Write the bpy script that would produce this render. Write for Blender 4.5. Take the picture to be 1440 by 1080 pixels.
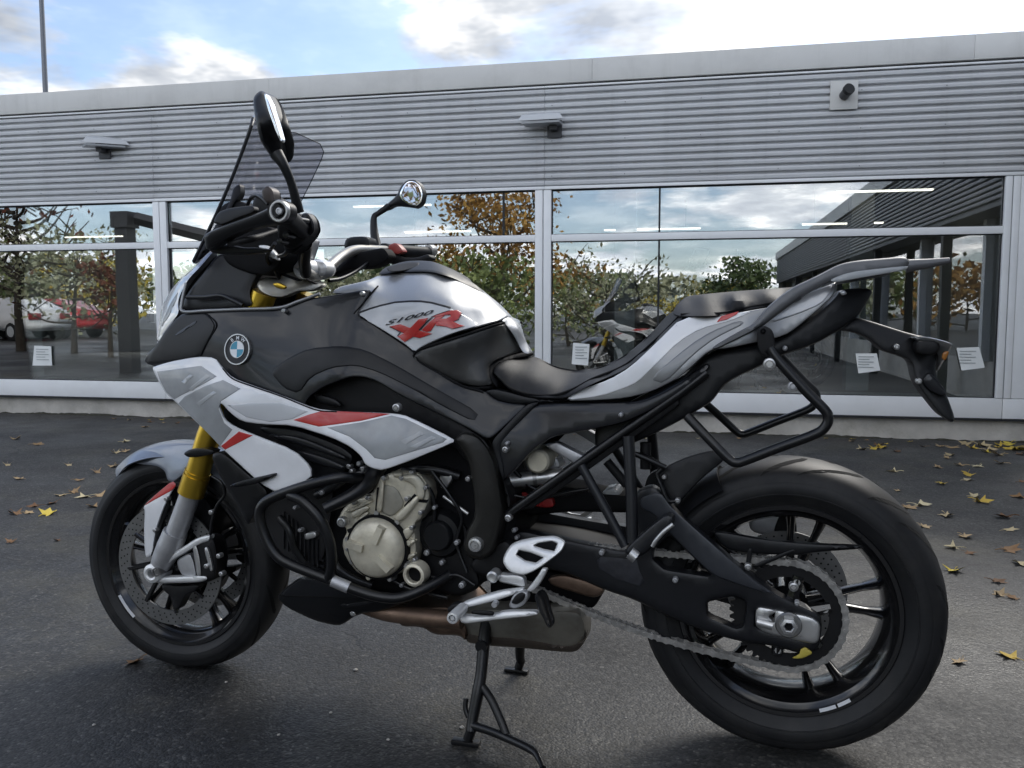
import bpy, bmesh, math, random
import numpy as np
from mathutils import Vector, Matrix
from mathutils.geometry import delaunay_2d_cdt

for o in list(bpy.data.objects):
    bpy.data.objects.remove(o, do_unlink=True)
scene = bpy.context.scene
COL = scene.collection
random.seed(7)
rng = random.Random(11)

# ------------------------------------------------------------------ camera
# calibrated from the wheels, the bars and the facade of the photograph (1440 x 1080 frame)
F = 1200.0
CAM_H = 0.961
PITCH = math.atan(101 / F)
cam_d = bpy.data.cameras.new('camera')
cam_d.sensor_fit = 'HORIZONTAL'
cam_d.sensor_width = 36.0
cam_d.lens = 36.0 * F / 1440
cam_d.clip_start = 0.05
cam_d.clip_end = 2000
cam = bpy.data.objects.new('camera', cam_d)
COL.objects.link(cam)
cam.location = (0, 0, CAM_H)
cam.rotation_euler = (math.pi / 2 - PITCH, 0, 0)
scene.camera = cam
scene.render.resolution_x = 1024
scene.render.resolution_y = 768

# ------------------------------------------------------------------ world, sun, exposure
SUN_AZ = math.radians(36)      # from +Y towards +X: behind the building, to the right
SUN_EL = math.radians(41)
world = bpy.data.worlds.new('World')
scene.world = world
world.use_nodes = True
nt = world.node_tree
nt.nodes.clear()


def N(tree, typ, **kw):
    n = tree.nodes.new(typ)
    for k, v in kw.items():
        if k.startswith('i_'):
            n.inputs[k[2:].replace('_', ' ')].default_value = v
        else:
            setattr(n, k, v)
    return n


def L(tree, a, b):
    tree.links.new(a, b)


def MATH(tree, op, a, b=None, clamp=False):
    n = tree.nodes.new('ShaderNodeMath')
    n.operation = op
    n.use_clamp = clamp
    for i, x in enumerate((a, b)):
        if x is None:
            continue
        if isinstance(x, (int, float)):
            n.inputs[i].default_value = x
        else:
            tree.links.new(x, n.inputs[i])
    return n.outputs[0]


def RAMP(tree, fac, stops, interp='LINEAR'):
    n = tree.nodes.new('ShaderNodeValToRGB')
    n.color_ramp.interpolation = interp
    cr = n.color_ramp
    while len(cr.elements) < len(stops):
        cr.elements.new(0.5)
    for e, (p, c) in zip(cr.elements, stops):
        e.position = p
        e.color = (c, c, c, 1) if isinstance(c, (int, float)) else (*c, 1)
    tree.links.new(fac, n.inputs[0])
    return n.outputs[0]


def MIXC(tree, fac, a, b, blend='MIX'):
    n = tree.nodes.new('ShaderNodeMix')
    n.data_type = 'RGBA'
    n.blend_type = blend
    if isinstance(fac, (int, float)):
        n.inputs[0].default_value = fac
    else:
        tree.links.new(fac, n.inputs[0])
    for i, x in ((6, a), (7, b)):
        if isinstance(x, tuple):
            n.inputs[i].default_value = (*x[:3], 1)
        else:
            tree.links.new(x, n.inputs[i])
    return n.outputs[2]


sky = N(nt, 'ShaderNodeTexSky', sky_type='NISHITA', sun_disc=False, sun_elevation=SUN_EL,
        sun_rotation=SUN_AZ, air_density=1.0, dust_density=1.2, ozone_density=1.2)
geo = N(nt, 'ShaderNodeTexCoord')
sep = N(nt, 'ShaderNodeSeparateXYZ')
L(nt, geo.outputs['Generated'], sep.inputs[0])
zz = MATH(nt, 'ADD', MATH(nt, 'MAXIMUM', sep.outputs[2], 0.0), 0.16)
cx_ = MATH(nt, 'DIVIDE', sep.outputs[0], zz)
cy_ = MATH(nt, 'DIVIDE', sep.outputs[1], zz)
comb = N(nt, 'ShaderNodeCombineXYZ')
L(nt, cx_, comb.inputs[0])
L(nt, cy_, comb.inputs[1])
n1 = N(nt, 'ShaderNodeTexNoise', i_Scale=1.15, i_Detail=6.0, i_Roughness=0.57, i_Distortion=0.25)
n2 = N(nt, 'ShaderNodeTexNoise', i_Scale=3.1, i_Detail=4.0, i_Roughness=0.6)
map1 = N(nt, 'ShaderNodeMapping')
map1.inputs['Location'].default_value = (2.55, 0.15, 0.0)
L(nt, comb.outputs[0], map1.inputs[0])
L(nt, map1.outputs[0], n1.inputs['Vector'])
L(nt, map1.outputs[0], n2.inputs['Vector'])
# closer to the sun the cloud veil is thicker and brighter (forward scattering)
sd = (math.sin(SUN_AZ) * math.cos(SUN_EL), math.cos(SUN_AZ) * math.cos(SUN_EL), math.sin(SUN_EL))
dot = N(nt, 'ShaderNodeVectorMath', operation='DOT_PRODUCT')
L(nt, geo.outputs['Generated'], dot.inputs[0])
dot.inputs[1].default_value = sd
near = RAMP(nt, MATH(nt, 'ADD', MATH(nt, 'MULTIPLY', dot.outputs['Value'], 0.5), 0.5), [(0.885, 0.0), (0.985, 1.0)], 'EASE')
cov = MATH(nt, 'ADD', n1.outputs[0], MATH(nt, 'MULTIPLY', near, 0.07))
back = RAMP(nt, MATH(nt, 'ADD', MATH(nt, 'MULTIPLY', dot.outputs['Value'], 0.5), 0.5), [(0.0, 1.0), (0.30, 0.55), (0.62, 0.0)], 'EASE')   # clouds lit from the front
mask = RAMP(nt, cov, [(0.465, 0.0), (0.505, 0.5), (0.56, 1.0)])
veil = MATH(nt, 'MAXIMUM', mask, 0.2)
lum = RAMP(nt, n2.outputs[0], [(0.32, (2.5, 2.75, 3.2)), (0.5, (3.9, 4.1, 4.4)), (0.66, (7.5, 7.4, 7.3))])
lum = MIXC(nt, back, lum, MIXC(nt, 1.0, lum, (3.6, 3.58, 3.6), 'MULTIPLY'))
ccol = MIXC(nt, near, lum, MIXC(nt, 1.0, lum, (2.5, 2.45, 2.35), 'MULTIPLY'))
skyb = MIXC(nt, 1.0, sky.outputs[0], (0.92, 1.0, 1.12), 'MULTIPLY')
mixed = MIXC(nt, veil, skyb, ccol)
bg = N(nt, 'ShaderNodeBackground', i_Strength=0.1)
L(nt, mixed, bg.inputs[0])
wo = N(nt, 'ShaderNodeOutputWorld')
L(nt, bg.outputs[0], wo.inputs[0])

sun_d = bpy.data.lights.new('sun', 'SUN')
sun_d.energy = 0.95
sun_d.angle = math.radians(22)
sun_d.color = (1.0, 0.95, 0.88)
sun = bpy.data.objects.new('sun', sun_d)
COL.objects.link(sun)
sun.rotation_euler = (math.pi / 2 - SUN_EL, 0, math.pi - SUN_AZ)
sun.location = (0, 0, 20)

scene.view_settings.view_transform = 'Standard'
scene.view_settings.look = 'None'
scene.view_settings.exposure = 0.9
scene.view_settings.gamma = 1.0
scene.render.engine = 'CYCLES'
scene.cycles.max_bounces = 6
scene.cycles.transparent_max_bounces = 10
scene.cycles.diffuse_bounces = 3
scene.cycles.glossy_bounces = 3
scene.cycles.caustics_reflective = False
scene.cycles.caustics_refractive = False


# ------------------------------------------------------------------ helpers
def tag(o, label=None, category=None, group=None, kind=None):
    for k, v in (('label', label), ('category', category), ('group', group), ('kind', kind)):
        if v:
            o[k] = v
    return o


def empty(name, loc=(0, 0, 0), rz=0.0, parent=None):
    o = bpy.data.objects.new(name, None)
    o.empty_display_size = 0.1
    COL.objects.link(o)
    o.location = loc
    o.rotation_euler = (0, 0, rz)
    o.parent = parent
    return o


def mesh(name, verts, faces, mat, parent=None, smooth=False, angle=38, mats=None, fm=None):
    me = bpy.data.meshes.new(name)
    me.from_pydata([tuple(v) for v in verts], [], [tuple(f) for f in faces])
    for m in (mats or [mat]):
        me.materials.append(m)
    if fm is not None:
        me.polygons.foreach_set('material_index', fm)
    if smooth:
        bm = bmesh.new()
        bm.from_mesh(me)
        bmesh.ops.recalc_face_normals(bm, faces=bm.faces)
        for f in bm.faces:
            f.smooth = True
        lim = math.radians(angle)
        for e in bm.edges:
            e.smooth = len(e.link_faces) == 2 and e.calc_face_angle(9.9) < lim
        bm.to_mesh(me)
        bm.free()
    me.update()
    o = bpy.data.objects.new(name, me)
    COL.objects.link(o)
    o.parent = parent
    return o


def copy_tree(o, parent=None):
    c = o.copy()
    COL.objects.link(c)
    c.parent = parent
    for ch in list(o.children):
        copy_tree(ch, c)
    return c


class MB:
    """collects simple solids and links them as one mesh object"""

    def __init__(self):
        self.v = []
        self.f = []

    def add(self, vs, fs):
        b = len(self.v)
        self.v += [tuple(x) for x in vs]
        self.f += [tuple(b + i for i in f) for f in fs]
        return self

    def box(self, x0, x1, y0, y1, z0, z1):
        vs = [(x, y, z) for x in (x0, x1) for y in (y0, y1) for z in (z0, z1)]
        return self.add(vs, [(0, 1, 3, 2), (4, 6, 7, 5), (0, 4, 5, 1), (2, 3, 7, 6), (0, 2, 6, 4), (1, 5, 7, 3)])

    def prism(self, pts, x0, x1):
        """(y, z) outline drawn out along x"""
        n = len(pts)
        vs = [(x0, y, z) for y, z in pts] + [(x1, y, z) for y, z in pts]
        fs = [(i, (i + 1) % n, n + (i + 1) % n, n + i) for i in range(n)]
        fs += [tuple(range(n))[::-1], tuple(range(n, 2 * n))]
        return self.add(vs, fs)

    def tube(self, pts, r, seg=8, caps=True):
        vs, fs = tube_geo(pts, r, seg, caps)
        return self.add(vs, fs)

    def build(self, name, mat, parent=None, smooth=False, bevel=0.0, angle=38):
        o = mesh(name, self.v, self.f, mat, parent, smooth, angle)
        if bevel:
            bm = bmesh.new()
            bm.from_mesh(o.data)
            bmesh.ops.recalc_face_normals(bm, faces=bm.faces)
            es = [e for e in bm.edges if len(e.link_faces) == 2 and e.calc_face_angle(0) > 0.6]
            bmesh.ops.bevel(bm, geom=es, offset=bevel, segments=2, affect='EDGES', profile=0.6)
            for f in bm.faces:
                f.smooth = True
            for e in bm.edges:
                e.smooth = len(e.link_faces) == 2 and e.calc_face_angle(9) < 0.7
            bm.to_mesh(o.data)
            bm.free()
        return o


def tube_geo(pts, r, seg=8, caps=True):
    pts = [Vector(p) for p in pts]
    n = len(pts)
    rs = r if isinstance(r, (list, tuple)) else [r] * n
    vs, fs = [], []
    ref = None
    for i, p in enumerate(pts):
        t = (pts[min(i + 1, n - 1)] - pts[max(i - 1, 0)])
        if t.length < 1e-9:
            t = Vector((0, 0, 1))
        t.normalize()
        if ref is None:
            a = Vector((0, 0, 1)) if abs(t.z) < 0.9 else Vector((1, 0, 0))
            ref = (a - t * a.dot(t)).normalized()
        else:
            ref = (ref - t * ref.dot(t)).normalized()
        b = t.cross(ref)
        for k in range(seg):
            an = 2 * math.pi * k / seg
            vs.append(p + (ref * math.cos(an) + b * math.sin(an)) * rs[i])
    for i in range(n - 1):
        for k in range(seg):
            k2 = (k + 1) % seg
            fs.append((i * seg + k, i * seg + k2, (i + 1) * seg + k2, (i + 1) * seg + k))
    if caps:
        fs.append(tuple(range(seg))[::-1])
        fs.append(tuple((n - 1) * seg + k for k in range(seg)))
    return vs, fs


def spline(pts, sub=6, closed=False):
    pts = [Vector(p) for p in pts]
    n = len(pts)
    if n < 3:
        return pts
    out = []
    for i in range(n if closed else n - 1):
        p1, p2 = pts[i], pts[(i + 1) % n]
        p0 = pts[i - 1] if (i > 0 or closed) else p1 * 2 - p2
        p3 = pts[(i + 2) % n] if (i + 2 < n or closed) else p2 * 2 - p1
        for k in range(sub):
            t = k / sub
            out.append(0.5 * ((2 * p1) + (p2 - p0) * t + (2 * p0 - 5 * p1 + 4 * p2 - p3) * t * t
                              + (3 * p1 - p0 - 3 * p2 + p3) * t ** 3))
    if not closed:
        out.append(pts[-1])
    return out


# ------------------------------------------------------------------ materials
def pbr(name, col, rough=0.5, metal=0.0, var=0.0, vscale=6.0, bump=0.0, bscale=60.0, coat=0.0, spec=0.5,
        rvar=0.0, dirt=None, dscale=3.0, damt=0.5):
    m = bpy.data.materials.new(name)
    m.use_nodes = True
    t = m.node_tree
    b = t.nodes['Principled BSDF']
    b.inputs['Base Color'].default_value = (*col, 1)
    b.inputs['Roughness'].default_value = rough
    b.inputs['Metallic'].default_value = metal
    b.inputs['Coat Weight'].default_value = coat
    b.inputs['Coat Roughness'].default_value = 0.06
    b.inputs['Specular IOR Level'].default_value = spec
    if var or bump or rvar or dirt:
        tc = N(t, 'ShaderNodeTexCoord')
    cur = None
    if var:
        no = N(t, 'ShaderNodeTexNoise', i_Scale=vscale, i_Detail=5.0, i_Roughness=0.6)
        L(t, tc.outputs['Object'], no.inputs['Vector'])
        lo = tuple(c * (1 - var) for c in col)
        hi = tuple(min(1, c * (1 + var)) for c in col)
        cur = RAMP(t, no.outputs[0], [(0.3, lo), (0.7, hi)])
    if dirt:
        no = N(t, 'ShaderNodeTexNoise', i_Scale=dscale, i_Detail=8.0, i_Roughness=0.68)
        L(t, tc.outputs['Object'], no.inputs['Vector'])
        fac = RAMP(t, no.outputs[0], [(0.48, 0.0), (0.72, damt)])
        cur = MIXC(t, fac, cur if cur is not None else col, dirt)
    if cur is not None:
        L(t, cur, b.inputs['Base Color'])
    if rvar:
        no = N(t, 'ShaderNodeTexNoise', i_Scale=vscale * 2.3, i_Detail=6.0, i_Roughness=0.65)
        L(t, tc.outputs['Object'], no.inputs['Vector'])
        L(t, RAMP(t, no.outputs[0], [(0.3, max(0.02, rough - rvar)), (0.7, min(1, rough + rvar))]), b.inputs['Roughness'])
    if bump:
        no = N(t, 'ShaderNodeTexNoise', i_Scale=bscale, i_Detail=4.0, i_Roughness=0.6)
        L(t, tc.outputs['Object'], no.inputs['Vector'])
        bu = N(t, 'ShaderNodeBump', i_Strength=bump, i_Distance=0.01)
        L(t, no.outputs[0], bu.inputs['Height'])
        L(t, bu.outputs[0], b.inputs['Normal'])
    return m


def emit(name, col, s):
    m = bpy.data.materials.new(name)
    m.use_nodes = True
    b = m.node_tree.nodes['Principled BSDF']
    b.inputs['Base Color'].default_value = (0.8, 0.8, 0.8, 1)
    b.inputs['Emission Color'].default_value = (*col, 1)
    b.inputs['Emission Strength'].default_value = s
    return m


def glassy(name, tint, refl, rough=0.0, wave=0.0, cap=1.0):
    """thin sheet: tinted see-through plus a mirror layer that grows at grazing angles"""
    m = bpy.data.materials.new(name)
    m.use_nodes = True
    t = m.node_tree
    t.nodes.remove(t.nodes['Principled BSDF'])
    out = t.nodes['Material Output']
    tr = N(t, 'ShaderNodeBsdfTransparent')
    tr.inputs[0].default_value = (*tint, 1)
    gl = N(t, 'ShaderNodeBsdfGlossy', i_Roughness=rough)
    gl.inputs[0].default_value = (1, 1, 1, 1)
    lw = N(t, 'ShaderNodeFresnel', i_IOR=1.5)
    fac = MATH(t, 'MINIMUM', MATH(t, 'ADD', lw.outputs[0], refl, clamp=True), cap)
    mx = N(t, 'ShaderNodeMixShader')
    L(t, fac, mx.inputs[0])
    L(t, tr.outputs[0], mx.inputs[1])
    L(t, gl.outputs[0], mx.inputs[2])
    L(t, mx.outputs[0], out.inputs[0])
    if wave:
        tc = N(t, 'ShaderNodeTexCoord')
        no = N(t, 'ShaderNodeTexNoise', i_Scale=1.3, i_Detail=1.0)
        L(t, tc.outputs['Object'], no.inputs['Vector'])
        bu = N(t, 'ShaderNodeBump', i_Strength=wave, i_Distance=0.05)
        L(t, no.outputs[0], bu.inputs['Height'])
        L(t, bu.outputs[0], gl.inputs['Normal'])
    return m


# pixel of the photograph -> ray from the camera (world)
def ray(px, py):
    a = (px - 720) / F
    b = -(py - 540) / F
    cp, sp = math.cos(PITCH), math.sin(PITCH)
    return (a, cp + b * sp, -sp + b * cp)


def ground(px, py, z=0.0):
    d = ray(px, py)
    t = (z - CAM_H) / d[2]
    return (d[0] * t, d[1] * t, z)
# ================================================================== SETTING
FYAW = math.atan(1200 / 5583.0)
FC, FS = math.cos(FYAW), math.sin(FYAW)
FO = (0.0, 7.044)                     # point of the facade's foot straight ahead


def fac_w(s, n, z):
    """facade coordinates (s along, n outward, z) -> world"""
    return (FO[0] + s * FC - n * FS, FO[1] - s * FS - n * FC, z)


def fac_px(px, py, n=0.0):
    """pixel -> (s, z) on the plane n metres in front of the facade"""
    d = ray(px, py)
    nx, ny = -FS, -FC
    t = (FO[0] * nx + FO[1] * ny + n) / (d[0] * nx + d[1] * ny)
    x, y, z = d[0] * t, d[1] * t, CAM_H + d[2] * t
    return ((x - FO[0]) * FC - (y - FO[1]) * FS, z)


# ---- ground
def asphalt():
    m = bpy.data.materials.new('asphalt')
    m.use_nodes = True
    t = m.node_tree
    b = t.nodes['Principled BSDF']
    tc = N(t, 'ShaderNodeTexCoord')
    P_ = tc.outputs['Object']

    def noise(s, d=5.0, r=0.6):
        n = N(t, 'ShaderNodeTexNoise', i_Scale=s, i_Detail=d, i_Roughness=r)
        L(t, P_, n.inputs['Vector'])
        return n.outputs[0]
    vo = N(t, 'ShaderNodeTexVoronoi', i_Scale=150.0, i_Randomness=1.0)
    L(t, P_, vo.inputs['Vector'])
    vo2 = N(t, 'ShaderNodeTexVoronoi', i_Scale=62.0, i_Randomness=1.0)
    L(t, P_, vo2.inputs['Vector'])
    sepc = N(t, 'ShaderNodeSeparateColor')
    L(t, vo.outputs['Color'], sepc.inputs[0])
    sepd = N(t, 'ShaderNodeSeparateColor')
    L(t, vo2.outputs['Color'], sepd.inputs[0])
    chips = RAMP(t, sepc.outputs[0], [(0.0, (0.022, 0.022, 0.023)), (0.55, (0.037, 0.0367, 0.0366)), (0.93, (0.058, 0.0565, 0.054)), (1.0, (0.13, 0.126, 0.116))])
    chips2 = RAMP(t, sepd.outputs[1], [(0.0, 0.78), (0.7, 1.0), (1.0, 1.3)])
    col = MIXC(t, 1.0, chips, chips2, 'MULTIPLY')
    big = RAMP(t, noise(0.45, 6), [(0.36, (0.66, 0.69, 0.75)), (0.60, (1.16, 1.13, 1.07))])
    col = MIXC(t, 1.0, col, big, 'MULTIPLY')
    mid = RAMP(t, noise(3.2, 7, 0.7), [(0.36, 0.78), (0.66, 1.16)])
    col = MIXC(t, 1.0, col, mid, 'MULTIPLY')
    # mossy, ochre film lying in patches
    film = RAMP(t, noise(0.9, 8, 0.7), [(0.52, 0.0), (0.70, 0.5)])
    col = MIXC(t, film, col, (0.095, 0.086, 0.055))
    # hairline cracks
    wv = N(t, 'ShaderNodeTexVoronoi', i_Scale=0.55, feature='DISTANCE_TO_EDGE')
    di = N(t, 'ShaderNodeTexNoise', i_Scale=3.0, i_Detail=6.0, i_Roughness=0.7)
    L(t, P_, di.inputs['Vector'])
    mx = N(t, 'ShaderNodeMix', data_type='VECTOR')
    mx.inputs[0].default_value = 0.22
    L(t, P_, mx.inputs[4])
    L(t, di.outputs['Color'], mx.inputs[5])
    L(t, mx.outputs[1], wv.inputs['Vector'])
    crack = RAMP(t, wv.outputs['Distance'], [(0.0, 1.0), (0.0035, 0.7), (0.006, 0.0)])
    brk = RAMP(t, noise(1.6, 4), [(0.5, 0.0), (0.58, 1.0)])
    ck = MATH(t, 'MULTIPLY', crack, brk)
    col = MIXC(t, ck, col, (0.012, 0.012, 0.012))
    L(t, col, b.inputs['Base Color'])
    # damp film: patches of smoother, glossier tar
    wet = RAMP(t, noise(0.6, 7, 0.62), [(0.40, 0.36), (0.62, 0.66)])
    L(t, MATH(t, 'ADD', wet, MATH(t, 'MULTIPLY', sepc.outputs[1], 0.14)), b.inputs['Roughness'])
    h = MATH(t, 'ADD', MATH(t, 'MULTIPLY', vo.outputs['Distance'], -0.8), MATH(t, 'MULTIPLY', vo2.outputs['Distance'], -0.6))
    h = MATH(t, 'ADD', h, MATH(t, 'MULTIPLY', noise(28, 5), 0.9))
    h = MATH(t, 'SUBTRACT', h, MATH(t, 'MULTIPLY', ck, 1.2))
    bu = N(t, 'ShaderNodeBump', i_Strength=0.34, i_Distance=0.005)
    L(t, h, bu.inputs['Height'])
    L(t, bu.outputs[0], b.inputs['Normal'])
    return m


M_ASPHALT = asphalt()
gn = 40
gv, gf = [], []
xs = [-400 + 800 * i / gn for i in range(gn + 1)]
for i in range(gn + 1):
    for j in range(gn + 1):
        gv.append((xs[i], xs[j], 0.0))
for i in range(gn):
    for j in range(gn):
        a = i * (gn + 1) + j
        gf.append((a, a + gn + 1, a + gn + 2, a + 1))
ground_o = mesh('ground', gv, gf, M_ASPHALT)
tag(ground_o, 'dark damp grey asphalt forecourt', None, None, 'structure')

# ---- showroom
M_FASCIA = pbr('fascia_metal', (0.66, 0.65, 0.625), 0.45, 0.0, 0.05, 1.2, dirt=(0.36, 0.35, 0.33), dscale=1.4, damt=0.35)
M_RIB = pbr('cladding_metal', (0.60, 0.605, 0.615), 0.45, 0.0, 0.06, 1.6, rvar=0.08, dirt=(0.47, 0.48, 0.5), dscale=2.2, damt=0.35)
def streak(m, dark):
    t = m.node_tree
    b = t.nodes['Principled BSDF']
    src = b.inputs['Base Color'].links[0].from_socket
    tc = N(t, 'ShaderNodeTexCoord')
    mp = N(t, 'ShaderNodeMapping')
    mp.inputs['Scale'].default_value = (7.0, 0.2, 0.5)
    L(t, tc.outputs['Object'], mp.inputs[0])
    no = N(t, 'ShaderNodeTexNoise', i_Scale=1.0, i_Detail=7.0, i_Roughness=0.7)
    L(t, mp.outputs[0], no.inputs['Vector'])
    f = RAMP(t, no.outputs[0], [(0.52, 0.0), (0.78, 0.32)])
    L(t, MIXC(t, f, src, dark), b.inputs['Base Color'])


streak(M_RIB, (0.36, 0.355, 0.345))
streak(M_FASCIA, (0.40, 0.39, 0.36))
M_FRAME = pbr('white_aluminium', (0.90, 0.91, 0.915), 0.4, 0.0, 0.04, 2.0, dirt=(0.74, 0.74, 0.72), dscale=3, damt=0.3)
M_GASKET = pbr('black_gasket', (0.012, 0.013, 0.016), 0.6)
M_CONC = pbr('plinth_concrete', (0.56, 0.53, 0.48), 0.85, 0.0, 0.16, 5.0, bump=0.4, bscale=40, dirt=(0.30, 0.28, 0.23), dscale=4.5, damt=0.6)
M_GLASS = glassy('window_glass', (0.92, 0.955, 0.945), 0.20, 0.0, 0.014)
M_LAMPS = pbr('screw_heads', (0.25, 0.255, 0.26), 0.4, 0.5)
M_INWALL = pbr('inside_wall', (0.62, 0.64, 0.63), 0.8, 0, 0.06, 1)
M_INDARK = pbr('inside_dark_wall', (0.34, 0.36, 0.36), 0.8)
M_INFLOOR = pbr('showroom_tiles', (0.34, 0.335, 0.33), 0.3, 0, 0.08, 3)
M_CEIL = pbr('showroom_ceiling', (0.35, 0.35, 0.34), 0.9)
M_ROOF = pbr('roof_felt', (0.12, 0.12, 0.12), 0.9)

show = empty('showroom_building', fac_w(0, 0, 0), -FYAW)
tag(show, 'low motorcycle showroom with ribbed grey cladding above white framed windows', 'building')
S0, S1 = -10.5, 4.06       # ends of the facade
DEP = 9.0                  # depth of the building
Z_SILL0, Z_SILL1, Z_TR0, Z_TR1, Z_HEAD, Z_RIB0, Z_RIB1, Z_FB, Z_TOP = 0.173, 0.327, 1.53, 1.585, 1.94, 1.966, 2.74, 2.768, 2.945

MB().box(S0, S1, 0.03, 0.33, -0.05, Z_SILL0).build('plinth', M_CONC, show)
# dirt line and kerb of crumbled mortar at its foot
mb = MB()
r2 = random.Random(3)
x = S0
vs, fs = [], []
hh = 0.01
while x < S1:
    hh = max(0.0, min(0.02, hh + r2.uniform(-0.006, 0.006)))
    d = 0.008 + hh * r2.uniform(0.6, 1.6)
    vs += [(x, 0.031, hh + 0.001), (x, 0.03 - d * 0.5, hh * 0.6), (x, 0.03 - d, 0.0005)]
    x += r2.uniform(0.012, 0.04)
for i in range(len(vs) // 3 - 1):
    for k in range(2):
        fs.append((3 * i + k, 3 * i + 3 + k, 3 * i + 4 + k, 3 * i + 1 + k))
mb.add(vs, fs)
o = mb.build('mortar_crumbs', pbr('dark_moss', (0.05, 0.048, 0.036), 0.95, 0, 0.3, 30), show)
o['kind'] = 'stuff'

cuts = [S0, -6.55, -3.21, 0.26, 3.70]           # mullion centres
# sill boards, one per bay
for a, b in zip(cuts, cuts[1:] + [S1]):
    MB().box(a + 0.002, b - 0.002, -0.012, 0.30, Z_SILL0 + 0.004, Z_SILL1).build('sill_board', M_FRAME, show, bevel=0.003)
    MB().box(a + 0.002, b - 0.002, -0.03, 0.02, Z_SILL0 - 0.012, Z_SILL0 + 0.002).build('drip_edge', M_GASKET, show)
# mullions: two narrow posts with a dark joint between
for c in cuts[1:]:
    wd = 0.066 if c < 3 else 0.05
    MB().box(c - wd, c - 0.004, -0.02, 0.06, Z_SILL1 + 0.002, Z_HEAD).build('mullion', M_FRAME, show, bevel=0.004)
    MB().box(c + 0.004, c + wd, -0.02, 0.06, Z_SILL1 + 0.002, Z_HEAD).build('mullion', M_FRAME, show, bevel=0.004)
    MB().box(c - 0.012, c + 0.012, -0.006, 0.05, Z_SILL1 + 0.002, Z_HEAD).build('mullion_joint', pbr('joint_grey', (0.35, 0.36, 0.37), 0.5), show)
# right end wall panel
MB().box(3.752, S1, -0.016, 0.06, Z_SILL1 + 0.002, Z_HEAD).build('end_panel', M_FRAME, show, bevel=0.004)
bays = [(cuts[i], cuts[i + 1]) for i in range(4)]
joints = {2: -0.075, 3: 1.185}
for k, (a, b) in enumerate(bays):
    a2, b2 = a + (0.066 if k else 0), b - (0.066 if k < 3 else 0.05)
    MB().box(a2 + 0.001, b2 - 0.001, -0.016, 0.055, Z_TR0, Z_TR1).build('transom', M_FRAME, show, bevel=0.004)
    edges = [a2]
    if k == 3:
        edges.append(joints[3])
    for row, (z0, z1) in enumerate(((Z_SILL1, Z_TR0), (Z_TR1, Z_HEAD))):
        ed = list(edges)
        if k == 2 and row == 1:
            ed.append(joints[2])
        ed.append(b2)
        for p, q in zip(ed, ed[1:]):
            MB().box(p + 0.004, q - 0.004, 0.022, 0.030, z0 + 0.003, z1 - 0.002).build('pane', M_GLASS, show)
            # thin black gasket round the pane
            g = MB()
            for (e0, e1, f0, f1) in ((p, p + 0.007, z0, z1), (q - 0.007, q, z0, z1), (p + 0.007, q - 0.007, z0, z0 + 0.007), (p + 0.007, q - 0.007, z1 - 0.007, z1)):
                g.box(e0, e1, 0.010, 0.021, f0 + 0.001, f1 - 0.001)
            g.build('gasket', M_GASKET, show)
# head: dark gap, drip trim, ribs, fascia
MB().box(S0, S1, 0.0, 0.08, Z_HEAD + 0.001, Z_RIB0 - 0.002).build('head_gap', M_GASKET, show)
MB().box(S0, S1, 0.05, 0.30, Z_HEAD + 0.002, Z_TOP - 0.02).build('head_wall', M_INWALL, show)
joint_s = [S0, -6.8, -3.26, 0.27, S1]
nrib = 14
pit = (Z_RIB1 - Z_RIB0) / nrib
prof = [(0.018, 0.0), (0.018, 0.0095), (-0.008, 0.0125), (-0.0145, 0.016), (-0.0165, 0.034), (-0.012, 0.044), (0.010, pit - 0.002), (0.018, pit), (0.030, pit), (0.030, 0.0)]
for a, b in zip(joint_s, joint_s[1:]):
    base = None
    for i in range(nrib):
        if base is None:
            base = MB().prism(prof, a + 0.0015, b - 0.0015).build('cladding_rib', M_RIB, show)
            base.location.z = Z_RIB0
        else:
            c = base.copy()
            COL.objects.link(c)
            c.location.z = Z_RIB0 + i * pit
            c.location.y = r2.uniform(-0.0012, 0.0012)
            c.rotation_euler.x = r2.uniform(-0.02, 0.02)
    MB().box(a + 0.001, b - 0.001, -0.022, 0.03, Z_RIB0 - 0.022, Z_RIB0 + 0.002).build('drip_trim', M_FRAME, show, bevel=0.002)
    MB().box(a + 0.001, b - 0.001, -0.024, 0.03, Z_RIB1 + 0.001, Z_RIB1 + 0.014).build('top_trim', M_FRAME, show, bevel=0.002)
fx = MB()
for a, b in zip(joint_s, joint_s[1:]):
    x = a + 0.06
    while x < b:
        for i in (1, 6, 11):
            z = Z_RIB0 + i * pit + 0.027
            fx.tube([(x, -0.0155, z), (x, -0.0195, z)], 0.0045, 6)
        x += 0.58
fo = fx.build('cladding_screws', M_LAMPS, show)
fo['kind'] = 'stuff'
MB().box(S0, S1, 0.0, 0.06, Z_RIB1 + 0.015, Z_FB - 0.001).build('shadow_gap', M_GASKET, show)
fj = [S0, -7.6, -4.85, -2.11, 0.65, 3.4, S1]
for a, b in zip(fj, fj[1:]):
    MB().box(a + 0.0008, b - 0.0008, -0.035, 0.32, Z_FB, Z_TOP).build('fascia_panel', M_FASCIA, show, bevel=0.0015)
# shell of the showroom
MB().box(S0, S1, 0.33, DEP, Z_TOP - 0.13, Z_TOP - 0.03).build('roof', M_ROOF, show)
MB().box(S0, S1, 0.305, DEP - 0.02, 2.40, 2.46).build('ceiling', M_CEIL, show)
MB().box(S0, S1, 0.335, DEP - 0.02, 0.05, 0.16).build('showroom_floor', M_INFLOOR, show)
MB().box(S1, S1 + 0.25, 0.0, DEP, -0.05, Z_TOP - 0.02).build('end_wall', M_INWALL, show)
MB().box(S0 - 0.25, S0, 0.0, DEP, -0.05, Z_TOP - 0.02).build('end_wall', M_INWALL, show)
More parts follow.
